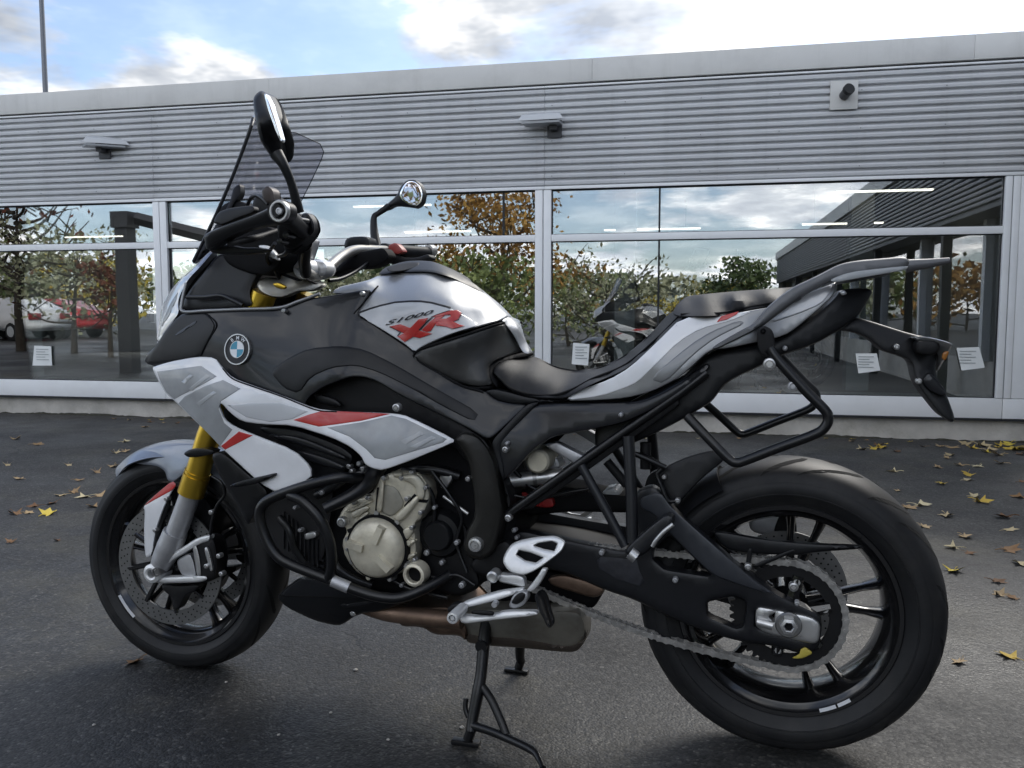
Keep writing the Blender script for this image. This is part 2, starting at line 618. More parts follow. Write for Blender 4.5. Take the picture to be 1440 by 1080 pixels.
# back wall with a strip window at the left that lets daylight through
wz0, wz1 = 0.75, 2.2
MB().box(S0, -9.6, DEP - 0.2, DEP, 0.16, 2.4).build('back_wall', M_INWALL, show)
MB().box(-9.6, -5.6, DEP - 0.2, DEP, 0.16, wz0).build('back_wall', M_INWALL, show)
MB().box(-9.6, -5.6, DEP - 0.2, DEP, wz1, 2.4).build('back_wall', M_INWALL, show)
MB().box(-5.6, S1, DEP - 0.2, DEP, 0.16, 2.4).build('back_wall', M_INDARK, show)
for xx in (-9.6, -8.2, -6.9, -5.66):
    MB().box(xx, xx + 0.07, DEP - 0.18, DEP - 0.06, wz0, wz1).build('back_mullion', M_GASKET, show)
MB().box(-9.6, -5.6, DEP - 0.19, DEP - 0.05, 1.42, 1.56).build('back_transom', M_INDARK, show)
for xx, yy in ((-3.6, 2.2), (0.6, 2.6), (3.0, 2.4), (-6.8, 2.4)):
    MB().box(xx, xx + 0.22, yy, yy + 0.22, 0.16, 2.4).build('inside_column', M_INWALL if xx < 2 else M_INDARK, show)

# ---- fittings on the facade
M_LAMP = pbr('lamp_grey', (0.55, 0.56, 0.57), 0.45, 0.1)
M_LAMPD = pbr('lamp_dark', (0.05, 0.05, 0.055), 0.5)


def flood_lamp(px, py, label, width, tilt):
    s, z = fac_px(px, py)
    root = empty('flood_lamp', fac_w(s, 0, z), -FYAW)
    tag(root, label, 'lamp', 'wall lamps on the cladding')
    root.scale = (1.45, 1.1, 1.7)
    w = width / 2
    a = -0.19
    mb = MB()
    top = [(0.01, 0.015), (a * 0.55, 0.05), (a, 0.02)]
    mb.add([(-w * 0.75, -0.05, 0.03), (w * 0.75, -0.05, 0.03), (w, a, 0.012), (-w, a, 0.012),
            (-w * 0.6, -0.07, 0.062), (w * 0.6, -0.07, 0.062), (w * 0.82, a + 0.02, 0.04), (-w * 0.82, a + 0.02, 0.04)],
           [(0, 1, 5, 4), (1, 2, 6, 5), (2, 3, 7, 6), (3, 0, 4, 7), (4, 5, 6, 7), (0, 3, 2, 1)])
    h = mb.build('lamp_head', M_LAMP, root, bevel=0.006)
    h.rotation_euler = (0.0, 0.0, tilt)
    g = MB().box(-w * 0.8, w * 0.8, a + 0.01, -0.06, 0.0, 0.010).build('lamp_glass', pbr('lamp_lens', (0.34, 0.35, 0.36), 0.3), root)
    g.rotation_euler = (0, 0, tilt)
    MB().box(0.03, 0.07, -0.10, -0.016, -0.02, 0.03).build('bracket', M_LAMPD, root, bevel=0.003)
    MB().box(0.01, 0.09, -0.03, -0.016, -0.05, 0.03).build('wall_plate', M_LAMPD, root, bevel=0.002)
    return root


flood_lamp(140, 211, 'flat grey flood lamp on the ribbed cladding left of the windscreen', 0.30, 0.75)
flood_lamp(768, 180, 'boxy grey flood lamp on the ribbed cladding above the middle mullion', 0.26, -0.05)

s, z = fac_px(1186, 135)
vent = empty('wall_vent', fac_w(s, 0, z), -FYAW)
tag(vent, 'square pale plate with a black pipe stub on the cladding at right', 'vent')
MB().box(-0.098, 0.098, -0.034, -0.017, -0.105, 0.105).build('plate', pbr('vent_plate', (0.62, 0.61, 0.58), 0.5, 0, 0.05, 8), vent, bevel=0.004)
pipe = [(0.0, -0.034, -0.005), (0.004, -0.06, 0.0), (0.012, -0.10, 0.012), (0.02, -0.13, 0.02)]
mb = MB()
mb.tube(spline(pipe, 4), 0.036, 16, caps=True)
mb.build('pipe', M_LAMPD, vent, smooth=True)
vs, fs = tube_geo([(0.012, -0.11, 0.012), (0.022, -0.136, 0.021)], 0.041, 16)
mesh('pipe_collar', vs, fs, pbr('pipe_black', (0.01, 0.01, 0.01), 0.6), vent, True)

# mast behind the roof
d = ray(64, 128)
t = 24.0
mast = empty('flag_mast', (d[0] * t, d[1] * t, 0))
tag(mast, 'thin grey mast rising behind the roof at left', 'mast')
vs, fs = tube_geo([(0, 0, 0), (0, 0, 6), (0, 0, 14)], [0.085, 0.075, 0.05], 10)
M_MAST = pbr('mast_grey', (0.16, 0.165, 0.18), 0.4, 0.5)
mesh('pole', vs, fs, M_MAST, mast, True)
vs, fs = tube_geo([(0, 0, 14.0), (0, 0, 14.08), (0, 0, 14.16)], [0.05, 0.08, 0.01], 10)
mesh('finial', vs, fs, M_MAST, mast, True)
MB().box(-0.16, 0.16, -0.16, 0.16, 0.0, 0.04).build('base_plate', M_MAST, mast)

# ---- sheets of paper taped inside the glass
M_PAPER = pbr('paper', (0.88, 0.90, 0.88), 0.8, 0, 0.03, 12)
M_PRINT = pbr('paper_print', (0.35, 0.37, 0.38), 0.8)


def paper(pts, label):
    o3 = [fac_px(x, y, -0.008) for x, y in pts]
    sc = sum(p[0] for p in o3) / 4
    zc = sum(p[1] for p in o3) / 4
    root = empty('paper_sheet', fac_w(sc, -0.008, zc), -FYAW)
    tag(root, label, 'paper')
    q = [(p[0] - sc, p[1] - zc) for p in o3]
    nn = 6
    vs, fs = [], []
    for lay in (0.0, 0.0012):
        for i in range(nn + 1):
            for j in range(nn + 1):
                a, b = i / nn, j / nn
                x = (1 - a) * ((1 - b) * q[0][0] + b * q[3][0]) + a * ((1 - b) * q[1][0] + b * q[2][0])
                z = (1 - a) * ((1 - b) * q[0][1] + b * q[3][1]) + a * ((1 - b) * q[1][1] + b * q[2][1])
                vs.append((x, -0.006 * (b ** 2) * math.sin(3 * a + 0.6) + lay, z))
    k = (nn + 1) ** 2
    for i in range(nn):
        for j in range(nn):
            a = i * (nn + 1) + j
            fs.append((a, a + 1, a + nn + 2, a + nn + 1))
            fs.append((k + a, k + a + nn + 1, k + a + nn + 2, k + a + 1))
    mesh('sheet', vs, fs, M_PAPER, root, True)
    h = q[0][1] - q[3][1]
    for r in range(5):
        w = (q[1][0] - q[0][0])
        z = (q[0][1] + q[1][1]) / 2 - h * (0.16 + 0.13 * r)
        mb = MB().box(q[0][0] + w * 0.14, q[0][0] + w * (0.86 - 0.2 * (r % 2)), -0.0085, -0.0065, z - 0.003, z + 0.002)
        mb.build('print_line', M_PRINT, root)
    return root


paper([(48, 486), (72, 487), (73, 514), (46, 514)], 'white paper sheet in the left window nearest the headlight')
paper([(806, 482), (829, 484), (827, 514), (804, 512)], 'white paper sheet in the window just above the rider seat')
paper([(1203, 497), (1233, 497), (1238, 521), (1207, 525)], 'white paper sheet in the right window left of the tail light')
paper([(1345, 489), (1377, 488), (1385, 517), (1352, 521)], 'tilted white paper sheet in the right window beyond the number plate bracket')

# ---- tube lights hanging in the showroom
M_TUBE = emit('lit_tube', (1.0, 0.93, 0.82), 1.5)


def tube_light(x0, y0, x1, y1, depth, label):
    a = fac_px(x0, y0, -depth)
    b = fac_px(x1, y1, -depth)
    zc = (a[1] + b[1]) / 2
    zc = min(zc, 2.36)
    root = empty('tube_light', fac_w((a[0] + b[0]) / 2, -depth, zc), -FYAW)
    tag(root, label, 'light', 'tube lights in the showroom')
    hw = (b[0] - a[0]) / 2
    MB().box(-hw, hw, -0.02, 0.02, -0.008, 0.008).build('tube', M_TUBE, root)
    MB().box(-hw - 0.02, hw + 0.02, -0.03, 0.03, 0.009, 0.02).build('housing', M_INWALL, root)
    for e in (-hw * 0.7, hw * 0.7):
        MB().tube([(e, 0, 0.03), (e, 0, 2.4 - zc)], 0.004, 6).build('hanger', M_GASKET, root)
    return root


for a in ((1176, 271, 1312, 266, 2.2, 'upper lit tube light behind the right window'),
          (1128, 316, 1242, 313, 3.6, 'lit tube light just above the transom of the right window'),
          (850, 325, 985, 320, 4.4, 'faint tube light near the thin glass joint over the seat'),
          (498, 290, 606, 289, 3.0, 'tube light behind the right mirror'),
          (570, 327, 662, 325, 4.4, 'tube light just above the transom right of the handlebar'),
          (0, 301, 34, 300, 3.4, 'tube light at the far left of the windows'),
          (92, 334, 172, 332, 4.6, 'tube light above the left transom next to the dark post')):
    tube_light(*a)

# ---- the wing on the right, seen only as a reflection in the right window
wing = empty('wing_building', fac_w(4.12, 0.15, 0), -FYAW - math.pi / 2)
tag(wing, 'dark ribbed side wing mirrored in the right window', 'building')
# local x runs outward from the facade, y into the wing
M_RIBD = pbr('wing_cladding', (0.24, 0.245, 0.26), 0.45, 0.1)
WL = 23.4
MB().box(0, WL, 0.06, 4.0, 2.4, 2.9).build('roof', M_ROOF, wing)
for k in range(8):
    MB().box(WL / 8 * k + 0.002, WL / 8 * (k + 1) - 0.002, -0.06, 0.06, Z_FB - 0.05, Z_TOP + 0.01).build('fascia_panel', M_FASCIA, wing)
rb = None
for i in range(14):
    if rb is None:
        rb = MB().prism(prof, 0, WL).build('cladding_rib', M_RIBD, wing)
        rb.location.z = Z_RIB0
    else:
        c = rb.copy()
        COL.objects.link(c)
        c.location.z = Z_RIB0 + i * (Z_FB - 0.055 - Z_RIB0) / 14
MB().box(0, WL, 0.04, 0.06, Z_RIB0, 2.72).build('backing', M_GASKET, wing)
MB().box(0, WL, 0.0, 0.32, Z_RIB0 - 0.05, Z_RIB0 - 0.01).build('soffit', pbr('soffit_grey', (0.16, 0.16, 0.165), 0.6), wing)
MB().box(0, WL, 0.32, 0.5, 0, 0.45).build('wall', M_CONC, wing)
for k in range(9):
    MB().box(WL / 9 * k, WL / 9 * k + 0.1, 0.26, 0.4, 0.45, Z_RIB0 - 0.05).build('mullion', M_FRAME, wing)
    MB().box(WL / 9 * k + 0.1, WL / 9 * (k + 1), 0.34, 0.36, 0.45, Z_RIB0 - 0.05).build('pane', M_GLASS, wing)
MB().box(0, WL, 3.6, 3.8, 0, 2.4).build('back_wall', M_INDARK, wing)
MB().box(WL - 0.12, WL, 0.07, 3.6, 0, 2.4).build('end_wall', M_CONC, wing)
for k in range(6):
    MB().box(3.4 + 3.7 * k, 3.5 + 3.7 * k, 0.06, 0.16, 0, Z_RIB0 - 0.05).build('post', M_GASKET, wing)


# ---- what stands behind the photographer and is mirrored in the glass
def refl(px, py, dist):
    """world point whose mirror image in the facade glass shows at this pixel, dist metres along the ray"""
    d = ray(px, py)
    l = math.sqrt(d[0] ** 2 + d[1] ** 2)
    x, y, z = d[0] / l * dist, d[1] / l * dist, CAM_H + d[2] / l * dist
    n = -((x - FO[0]) * FS + (y - FO[1]) * FC)
    s = (x - FO[0]) * FC - (y - FO[1]) * FS
    w = fac_w(s, -n, 0)
    return (w[0], w[1], z)


M_BARK = pbr('bark', (0.07, 0.058, 0.046), 0.9, 0, 0.3, 8, bump=0.4, bscale=20)


def leafmat(name, col, hi):
    m = bpy.data.materials.new(name)
    m.use_nodes = True
    t = m.node_tree
    b = t.nodes['Principled BSDF']
    oi = N(t, 'ShaderNodeTexCoord')
    no = N(t, 'ShaderNodeTexNoise', i_Scale=2.2, i_Detail=3.0)
    L(t, oi.outputs['Object'], no.inputs['Vector'])
    L(t, RAMP(t, no.outputs[0], [(0.35, col), (0.65, hi)]), b.inputs['Base Color'])
    b.inputs['Roughness'].default_value = 0.6
    b.inputs['Subsurface Weight'].default_value = 0.0
    return m


LM = {'orange': leafmat('autumn_leaves', (0.30, 0.15, 0.03), (0.58, 0.33, 0.07)),
      'green': leafmat('green_leaves', (0.11, 0.16, 0.05), (0.30, 0.35, 0.11)),
      'dark': leafmat('evergreen_leaves', (0.05, 0.09, 0.03), (0.16, 0.21, 0.07)),
      'yellow': leafmat('yellow_leaves', (0.42, 0.33, 0.04), (0.66, 0.54, 0.10)),
      'pale': leafmat('pale_leaves', (0.26, 0.28, 0.16), (0.52, 0.52, 0.34)),
      'red': leafmat('russet_leaves', (0.12, 0.03, 0.015), (0.22, 0.07, 0.03))}


def tree(loc, h, rad, leaf, n, label, seed, crown=(0.35, 1.0), size=0.09, limbs=7, name='tree'):
    rr = random.Random(seed)
    root = empty(name, (loc[0], loc[1], 0))
    tag(root, label, 'tree' if name == 'tree' else 'shrub', 'trees mirrored in the windows')
    tr = MB()
    top = h * 0.8
    pts = [(0, 0, 0), (rr.uniform(-.1, .1), rr.uniform(-.1, .1), top * 0.4), (rr.uniform(-.2, .2), rr.uniform(-.2, .2), top)]
    sp = spline(pts, 5)
    tr.tube(sp, [max(0.015, 0.028 * h * (1 - 0.85 * i / (len(sp) - 1))) for i in range(len(sp))], 8)
    tips = []
    for k in range(limbs):
        z0 = h * (crown[0] * 0.8 + (0.75 - crown[0] * 0.8) * k / limbs)
        an = k * 2.4 + rr.uniform(-.4, .4)
        ln = rad * rr.uniform(0.7, 1.05)
        a = Vector((0, 0, z0))
        e = a + Vector((math.cos(an) * ln, math.sin(an) * ln, h * rr.uniform(0.1, 0.3)))
        m = (a + e) / 2 + Vector((0, 0, -0.05 * h))
        sp = spline([a, m, e], 4)
        tr.tube(sp, [0.011 * h * (1 - 0.8 * i / (len(sp) - 1)) for i in range(len(sp))], 6)
        tips.append(e)
        for q in range(4):
            e2 = e.lerp(a, rr.uniform(0.1, 0.6))
            e3 = e2 + Vector((rr.uniform(-1, 1), rr.uniform(-1, 1), rr.uniform(0.2, 1.0))) * rad * 0.42
            tr.tube([e2, (e2 + e3) / 2 + Vector((0, 0, 0.03)), e3], [0.005 * h, 0.0035 * h, 0.0015 * h], 5)
            tips.append(e3)
    tips.append(Vector((0, 0, h * 0.95)))
    tr.build('trunk', M_BARK, root, smooth=True)
    vs, fs = [], []
    for i in range(n):
        c = rr.choice(tips)
        p = c + Vector((rr.gauss(0, 1), rr.gauss(0, 1), rr.gauss(0, 0.8))) * rad * 0.24
        if p.z > h * crown[1] or p.z < h * crown[0] * 0.6:
            p = c.lerp(Vector((0, 0, h * 0.6)), rr.random()) + Vector((rr.gauss(0, 1), rr.gauss(0, 1), rr.gauss(0, 0.5))) * rad * 0.12
        s = size * rr.uniform(0.6, 1.5)
        a = Vector((rr.gauss(0, 1), rr.gauss(0, 1), rr.gauss(0, 1))).normalized()
        b = a.orthogonal().normalized()
        b.rotate(Matrix.Rotation(rr.uniform(0, 6.28), 3, a))
        c2 = a.cross(b)
        k = len(vs)
        vs += [p - b * s, p + c2 * s * 0.5, p + b * s, p - c2 * s * 0.5]
        fs.append((k, k + 1, k + 2, k + 3))
    if n:
        mesh('crown', vs, fs, LM[leaf], root)
    return root


tree(refl(705, 440, 19), 3.9, 1.25, 'orange', 3000, 'orange autumn tree mirrored left of the middle mullion', 1, size=0.06)
tree(refl(560, 440, 26), 2.9, 1.6, 'dark', 1500, 'dark evergreen mirrored beside the right mirror stem', 2, crown=(0.1, 1.0))
tree(refl(665, 440, 16.5), 2.05, 1.1, 'green', 1900, 'loose green shrub mirrored behind the tank', 3, crown=(0.05, 1.0), size=0.06, limbs=12, name='shrub')
tree(refl(852, 440, 17.5), 2.05, 1.0, 'pale', 1500, 'thin pale shrub mirrored right of the middle mullion', 4, crown=(0.1, 1.0), size=0.045, limbs=15, name='shrub')
tree(refl(800, 440, 24), 2.1, 1.5, 'green', 1300, 'low green shrub mirrored beside the middle mullion', 14, crown=(0.05, 1.0), size=0.07, name='shrub')
tree(refl(1040, 440, 34), 3.0, 1.2, 'dark', 2200, 'round green tree mirrored above the passenger seat', 5, crown=(0.2, 1.0), size=0.10)
tree(refl(25, 440, 24), 4.6, 1.9, 'red', 120, 'bare branching tree mirrored in the far left window', 6, limbs=18)
tree(refl(100, 440, 22), 2.9, 1.4, 'pale', 1600, 'pale leafy tree mirrored in the left window', 7, crown=(0.25, 1.0), size=0.07, limbs=12)
tree(refl(112, 450, 38), 2.0, 1.1, 'yellow', 1500, 'yellow shrub mirrored above the red car', 8, crown=(0.1, 1.0), size=0.07, name='shrub')
tree(refl(20, 450, 40), 2.2, 1.6, 'dark', 1500, 'dark green shrub mirrored above the white car', 9, crown=(0.1, 1.0), size=0.08, name='shrub')
tree(refl(152, 440, 20), 2.3, 0.45, 'red', 500, 'russet leaved tree mirrored left of the dark post', 10, size=0.06)
tree(refl(380, 440, 28), 2.6, 1.8, 'green', 1500, 'green tree mirrored behind the windscreen', 12, crown=(0.1, 1.0))
tree(refl(480, 440, 24), 2.3, 1.2, 'pale', 1300, 'pale leafy shrub mirrored behind the handlebar', 13, crown=(0.1, 1.0), name='shrub')
tree(refl(920, 450, 19.5), 1.35, 0.7, 'yellow', 900, 'yellow shrub mirrored above the rider seat', 15, crown=(0.1, 1.0), size=0.05, name='shrub')

# row of trees along the far side of the yard
fr = random.Random(77)
FAR = [(-60, 50, 4.6, 2.6, 'green'), (60, 52, 4.0, 2.4, 'pale'), (150, 50, 3.8, 2.2, 'yellow'), (250, 54, 3.6, 2.6, 'green'), (330, 50, 3.2, 2.2, 'pale'),
       (430, 55, 3.4, 2.6, 'green'), (520, 50, 3.2, 2.2, 'pale'), (610, 52, 4.4, 2.4, 'yellow'), (690, 54, 4.2, 2.6, 'green'), (780, 50, 3.6, 2.4, 'orange'),
       (860, 55, 3.4, 2.4, 'green'), (940, 50, 3.0, 2.2, 'pale'), (1010, 54, 2.8, 2.0, 'yellow')]
WORDS = ['first', 'second', 'third', 'fourth', 'fifth', 'sixth', 'seventh', 'eighth', 'ninth', 'tenth', 'eleventh', 'twelfth', 'thirteenth']
for i, (px, dd, hh, rd, cl_) in enumerate(FAR):
    tree(refl(px, 445, dd), hh, rd, cl_, 650, 'distant %s tree in the mirrored row, %s from the left' % (cl_, WORDS[i]), 100 + i, crown=(0.08, 1.0), size=0.22, limbs=9)

# parked cars behind the photographer, mirrored low in the left window
M_TYRE0 = pbr('car_tyre', (0.015, 0.015, 0.016), 0.8)
M_CGLASS = pbr('car_glass', (0.02, 0.024, 0.028), 0.05)


def car(loc, rz, col, label):
    root = empty('parked_car', (loc[0], loc[1], 0), rz)
    tag(root, label, 'car', 'parked cars mirrored in the windows')
    paint = pbr('car_paint', col, 0.25, 0, coat=0.6)
    side = [(-2.1, 0.35), (-2.12, 0.62), (-1.95, 0.86), (-1.1, 0.93), (-0.55, 1.36), (0.75, 1.44), (1.5, 1.12), (2.0, 1.0), (2.08, 0.62), (2.05, 0.35)]
    w = 0.86
    vs, fs = [], []
    for y, k in ((-w, 1), (w, 1)):
        for x, z in side:
            yy = y * (0.78 if z > 1.2 else 1.0)
            vs.append((x, yy, z))
    n = len(side)
    for i in range(n):
        fs.append((i, (i + 1) % n, n + (i + 1) % n, n + i))
    fs += [tuple(range(n))[::-1], tuple(range(n, 2 * n))]
    o = mesh('body', vs, fs, paint, root)
    bm = bmesh.new()
    bm.from_mesh(o.data)
    bmesh.ops.recalc_face_normals(bm, faces=bm.faces)
    bmesh.ops.bevel(bm, geom=list(bm.edges), offset=0.07, segments=3, affect='EDGES')
    for f in bm.faces:
        f.smooth = True
    bm.to_mesh(o.data)
    bm.free()
    for sgn in (-1, 1):
        q = [(-0.95, 0.97), (-0.48, 1.31), (0.08, 1.34), (0.08, 0.98)]
        q2 = [(0.14, 0.98), (0.14, 1.34), (0.72, 1.36), (1.2, 1.12), (1.2, 1.0)]
        for qq in (q, q2):
            y0 = [sgn * (w * (0.79 if z > 1.2 else 0.99) + 0.012) for x, z in qq]
            y1 = [sgn * (w * (0.79 if z > 1.2 else 0.99) - 0.02) for x, z in qq]
            k = len(qq)
            vs = [(x, y, z) for (x, z), y in zip(qq, y0)] + [(x, y, z) for (x, z), y in zip(qq, y1)]
            fs = [tuple(range(k)), tuple(range(k, 2 * k))[::-1]] + [(i, (i + 1) % k, k + (i + 1) % k, k + i) for i in range(k)]
            mesh('side_window', vs, fs, M_CGLASS, root)
        for x in (-1.3, 1.3):
            vs, fs = tube_geo([(x, sgn * 0.62, 0.32), (x, sgn * 0.66, 0.32), (x, sgn * 0.86, 0.32), (x, sgn * 0.89, 0.32)], [0.28, 0.32, 0.32, 0.27], 20)
            wh = mesh('wheel', vs, fs, M_TYRE0, root, True)
            vs, fs = tube_geo([(x, sgn * 0.85, 0.32), (x, sgn * 0.9, 0.32)], [0.2, 0.18], 16)
            mesh('rim', vs, fs, M_LAMP, wh, True)
        MB().box(-2.13, -2.02, sgn * 0.55 - 0.2, sgn * 0.55 + 0.2, 0.66, 0.8).build('headlight', M_FRAME, root, bevel=0.03)
        MB().box(2.02, 2.1, sgn * 0.55 - 0.2, sgn * 0.55 + 0.2, 0.72, 0.92).build('tail_light', pbr('tail_red', (0.3, 0.01, 0.01), 0.2), root, bevel=0.03)
    return root


p = refl(72, 500, 36)
car(p, -0.12, (0.55, 0.02, 0.025), 'red car mirrored above the paper sheet in the left window')
p = refl(14, 500, 34)
car(p, 0.02, (0.75, 0.75, 0.75), 'white car mirrored at the left edge of the windows')

# dark steel canopy post with a raking beam, mirrored in the left window
a = refl(172, 298, 15)
cp = empty('canopy_post', (a[0], a[1], 0), -FYAW)
tag(cp, 'dark square canopy post with raking beam mirrored in the left window', 'post')
MB().box(-0.11, 0.11, -0.11, 0.11, 0, a[2] - 0.25).build('post', M_LAMPD, cp)
MB().box(-0.15, 0.15, -0.15, 0.15, a[2] - 0.25, a[2]).build('cap', M_LAMPD, cp)
MB().add(*tube_geo([(0.19, 0, a[2] - 0.1), (2.6, -1.0, a[2] - 0.75)], 0.1, 4)).build('beam', M_LAMPD, cp)
# ================================================================== MOTORCYCLE
BX, BY, BYAW = 0.602, 1.826, math.radians(-16.72)
WB = 1.548
bike = empty('motorcycle', (BX, BY, 0), BYAW)
tag(bike, 'white, silver and black sport touring motorcycle with red flashes on its centre stand', 'motorcycle')

CROPS = {'A': (200, 100, 3.4286), 'B': (180, 380, 3.0), 'C': (100, 580, 2.8425), 'D': (340, 580, 2.8421), 'E': (480, 330, 3.0),
         'F': (600, 580, 2.8425), 'G': (880, 320, 2.769), 'H': (860, 620, 2.454), 'I': (110, 610, 3.1767), 'J': (560, 840, 4.5),
         'K': (880, 620, 4.908), 'L': (880, 830, 4.5), 'M': (1080, 830, 4.5), 'T': (480, 260, 4.5), 'U': (330, 330, 6.26),
         'W': (200, 350, 6.354), 'V': (600, 730, 6.355), 'X': (530, 420, 10.286), 'Y': (1040, 330, 5.538), 'Q': (310, 460, 16.6),
         'p': (0, 0, 1.0)}


def C(k, pts):
    ox, oy, s = CROPS[k]
    return [(ox + p[0] / s, oy + p[1] / s) + tuple(p[2:]) for p in pts]


_c, _s = math.cos(BYAW), math.sin(BYAW)
_o = (_c * -BX + _s * -BY, -_s * -BX + _c * -BY)


def P(px, py, v):
    """pixel + side distance from the bike's centre plane -> bike coordinates (x rearward, y to its right, z up)"""
    d = ray(px, py)
    dl = (_c * d[0] + _s * d[1], -_s * d[0] + _c * d[1])
    t = (v - _o[1]) / dl[1]
    return (_o[0] + t * dl[0], v, CAM_H + t * d[2])


def field(ctrl):
    """smooth side-distance surface through (px, py, v) points"""
    if isinstance(ctrl, (int, float)):
        return lambda p: np.full(len(p), float(ctrl))
    if callable(ctrl):
        return ctrl
    c = np.array(ctrl, float)
    n = len(c)
    q = c[:, :2] / 100.0
    A = np.zeros((n + 3, n + 3))
    A[:n, :n] = np.sqrt(((q[:, None] - q[None]) ** 2).sum(-1) + 0.02)
    A[:n, n] = 1
    A[:n, n + 1:] = q
    A[n:, :n] = A[:n, n:].T
    A[:n, :n] += -np.eye(n) * 1e-3
    rhs = np.concatenate([c[:, 2], np.zeros(3)])
    w = np.linalg.lstsq(A, rhs, rcond=None)[0]

    def f(p):
        p = np.asarray(p, float) / 100.0
        d = np.sqrt(((p[:, None] - q[None]) ** 2).sum(-1) + 0.02)
        return d @ w[:n] + w[n] + p @ w[n + 1:]
    return f


def chaikin(pts, it, r=0.2):
    for _ in range(it):
        out = []
        n = len(pts)
        for i in range(n):
            a, b = pts[i], pts[(i + 1) % n]
            out.append((a[0] + (b[0] - a[0]) * r, a[1] + (b[1] - a[1]) * r))
            out.append((a[0] + (b[0] - a[0]) * (1 - r), a[1] + (b[1] - a[1]) * (1 - r)))
        pts = out
    return pts


def densify(pts, st):
    out = []
    n = len(pts)
    for i in range(n):
        a, b = pts[i], pts[(i + 1) % n]
        k = max(1, int(math.hypot(b[0] - a[0], b[1] - a[1]) / st + 0.5))
        for j in range(k):
            out.append((a[0] + (b[0] - a[0]) * j / k, a[1] + (b[1] - a[1]) * j / k))
    return out


def inside(p, poly):
    x, y = p[:, 0], p[:, 1]
    r = np.zeros(len(p), bool)
    q = np.array(poly)
    n = len(q)
    for i in range(n):
        x1, y1 = q[i]
        x2, y2 = q[(i + 1) % n]
        if y1 == y2:
            continue
        c = ((y1 > y) != (y2 > y)) & (x < (x2 - x1) * (y - y1) / (y2 - y1) + x1)
        r ^= c
    return r


def dist(p, loops):
    out = np.full(len(p), 1e9)
    for poly in loops:
        q = np.array(poly)
        a = q
        b = np.roll(q, -1, 0)
        ab = b - a
        l2 = (ab ** 2).sum(-1) + 1e-12
        for i in range(len(q)):
            t = np.clip(((p - a[i]) @ ab[i]) / l2[i], 0, 1)
            d = np.hypot(*(p - a[i] - t[:, None] * ab[i]).T)
            out = np.minimum(out, d)
    return out


def plate(name, outline, mat, v, th=0.006, R=4.0, drop=None, holes=(), step=10.0, mirror=True, parent=None,
          sm=2, off=0.0, flat_back=False, vmax=None):
    """solid panel whose outline is traced in the photograph and whose side distance follows a smooth surface"""
    parent = parent or bike
    fv = field(v)
    loops = [densify(chaikin(list(outline), sm), step * 0.8)]
    for h in holes:
        loops.append(densify(chaikin(list(h), 1, 0.10 if R > 4.5 else 0.05), step * 0.7))
    pts, edges = [], []
    for lp in loops:
        b = len(pts)
        pts += lp
        edges += [(b + i, b + (i + 1) % len(lp)) for i in range(len(lp))]
    extra = []
    for lp in loops:
        q = np.array(lp)
        nx = np.roll(q, -1, 0) - np.roll(q, 1, 0)
        nn = np.stack([-nx[:, 1], nx[:, 0]], -1)
        nn /= (np.hypot(*nn.T)[:, None] + 1e-9)
        for k in (0.32, 1.0):
            for sg in (-1, 1):
                c = q + nn * sg * R * k
                ok = inside(c, loops[0])
                for h in loops[1:]:
                    ok &= ~inside(c, h)
                ok &= dist(c, loops) > R * k * 0.86
                extra += [tuple(x) for x in c[ok]]
    q = np.array(loops[0])
    x0, y0 = q.min(0)
    x1, y1 = q.max(0)
    g = []
    j = 0
    y = y0
    while y <= y1:
        x = x0 + (step / 2 if j % 2 else 0)
        while x <= x1:
            g.append((x, y))
            x += step
        y += step * 0.87
        j += 1
    if g:
        g = np.array(g)
        ok = inside(g, loops[0])
        for h in loops[1:]:
            ok &= ~inside(g, h)
        g = g[ok]
        if len(g):
            g = g[dist(g, loops) > R + step * 0.45]
            extra += [tuple(x) for x in g]
    allp = pts + extra
    res = delaunay_2d_cdt([Vector(p) for p in allp], edges, [], 0, 1e-4)
    V2 = np.array([(p[0], p[1]) for p in res[0]])
    tris = np.array([t for t in res[2] if len(t) == 3])
    cen = V2[tris].mean(1)
    ok = inside(cen, loops[0])
    for h in loops[1:]:
        ok &= ~inside(cen, h)
    tris = tris[ok]
    d = dist(V2, loops)
    dr = min(R * 0.0017, th * 0.75) if drop is None else drop
    e = np.clip(1 - d / R, 0, 1)
    base = fv(V2) + off
    front = base + dr * (1 - np.sqrt(np.clip(1 - e ** 2, 0, 1)))
    if flat_back:
        back = np.full(len(V2), base.min() + th)
        back = np.maximum(back, front + 0.002)
    else:
        back = base + th
    if vmax is not None:
        front = np.minimum(front, vmax - 0.001)
        back = np.minimum(back, vmax)
        back = np.maximum(back, front + 0.0008)
    n = len(V2)
    verts = [P(V2[i][0], V2[i][1], front[i]) for i in range(n)]
    # the back is the same outline moved straight across the bike, not away from the camera
    verts += [(a[0], back[i], a[2]) for i, a in enumerate(verts[:n])]
    faces, ec = [], {}
    for t in tris:
        a, b, c = (int(k) for k in t)
        faces.append((a, b, c))
        faces.append((n + c, n + b, n + a))
        for u, w in ((a, b), (b, c), (c, a)):
            ec[(u, w)] = 1
    for (u, w) in list(ec):
        if (w, u) not in ec:
            faces.append((u, n + u, n + w, w))
    o = mesh(name, verts, faces, mat, parent, True, 42)
    bmc = bmesh.new()
    bmc.from_mesh(o.data)
    bmesh.ops.delete(bmc, geom=[x for x in bmc.verts if not x.link_faces], context='VERTS')
    bmc.to_mesh(o.data)
    bmc.free()
    if mirror:
        o2 = o.copy()
        COL.objects.link(o2)
        o2.scale = (1, -1, 1)
        return o
    return o


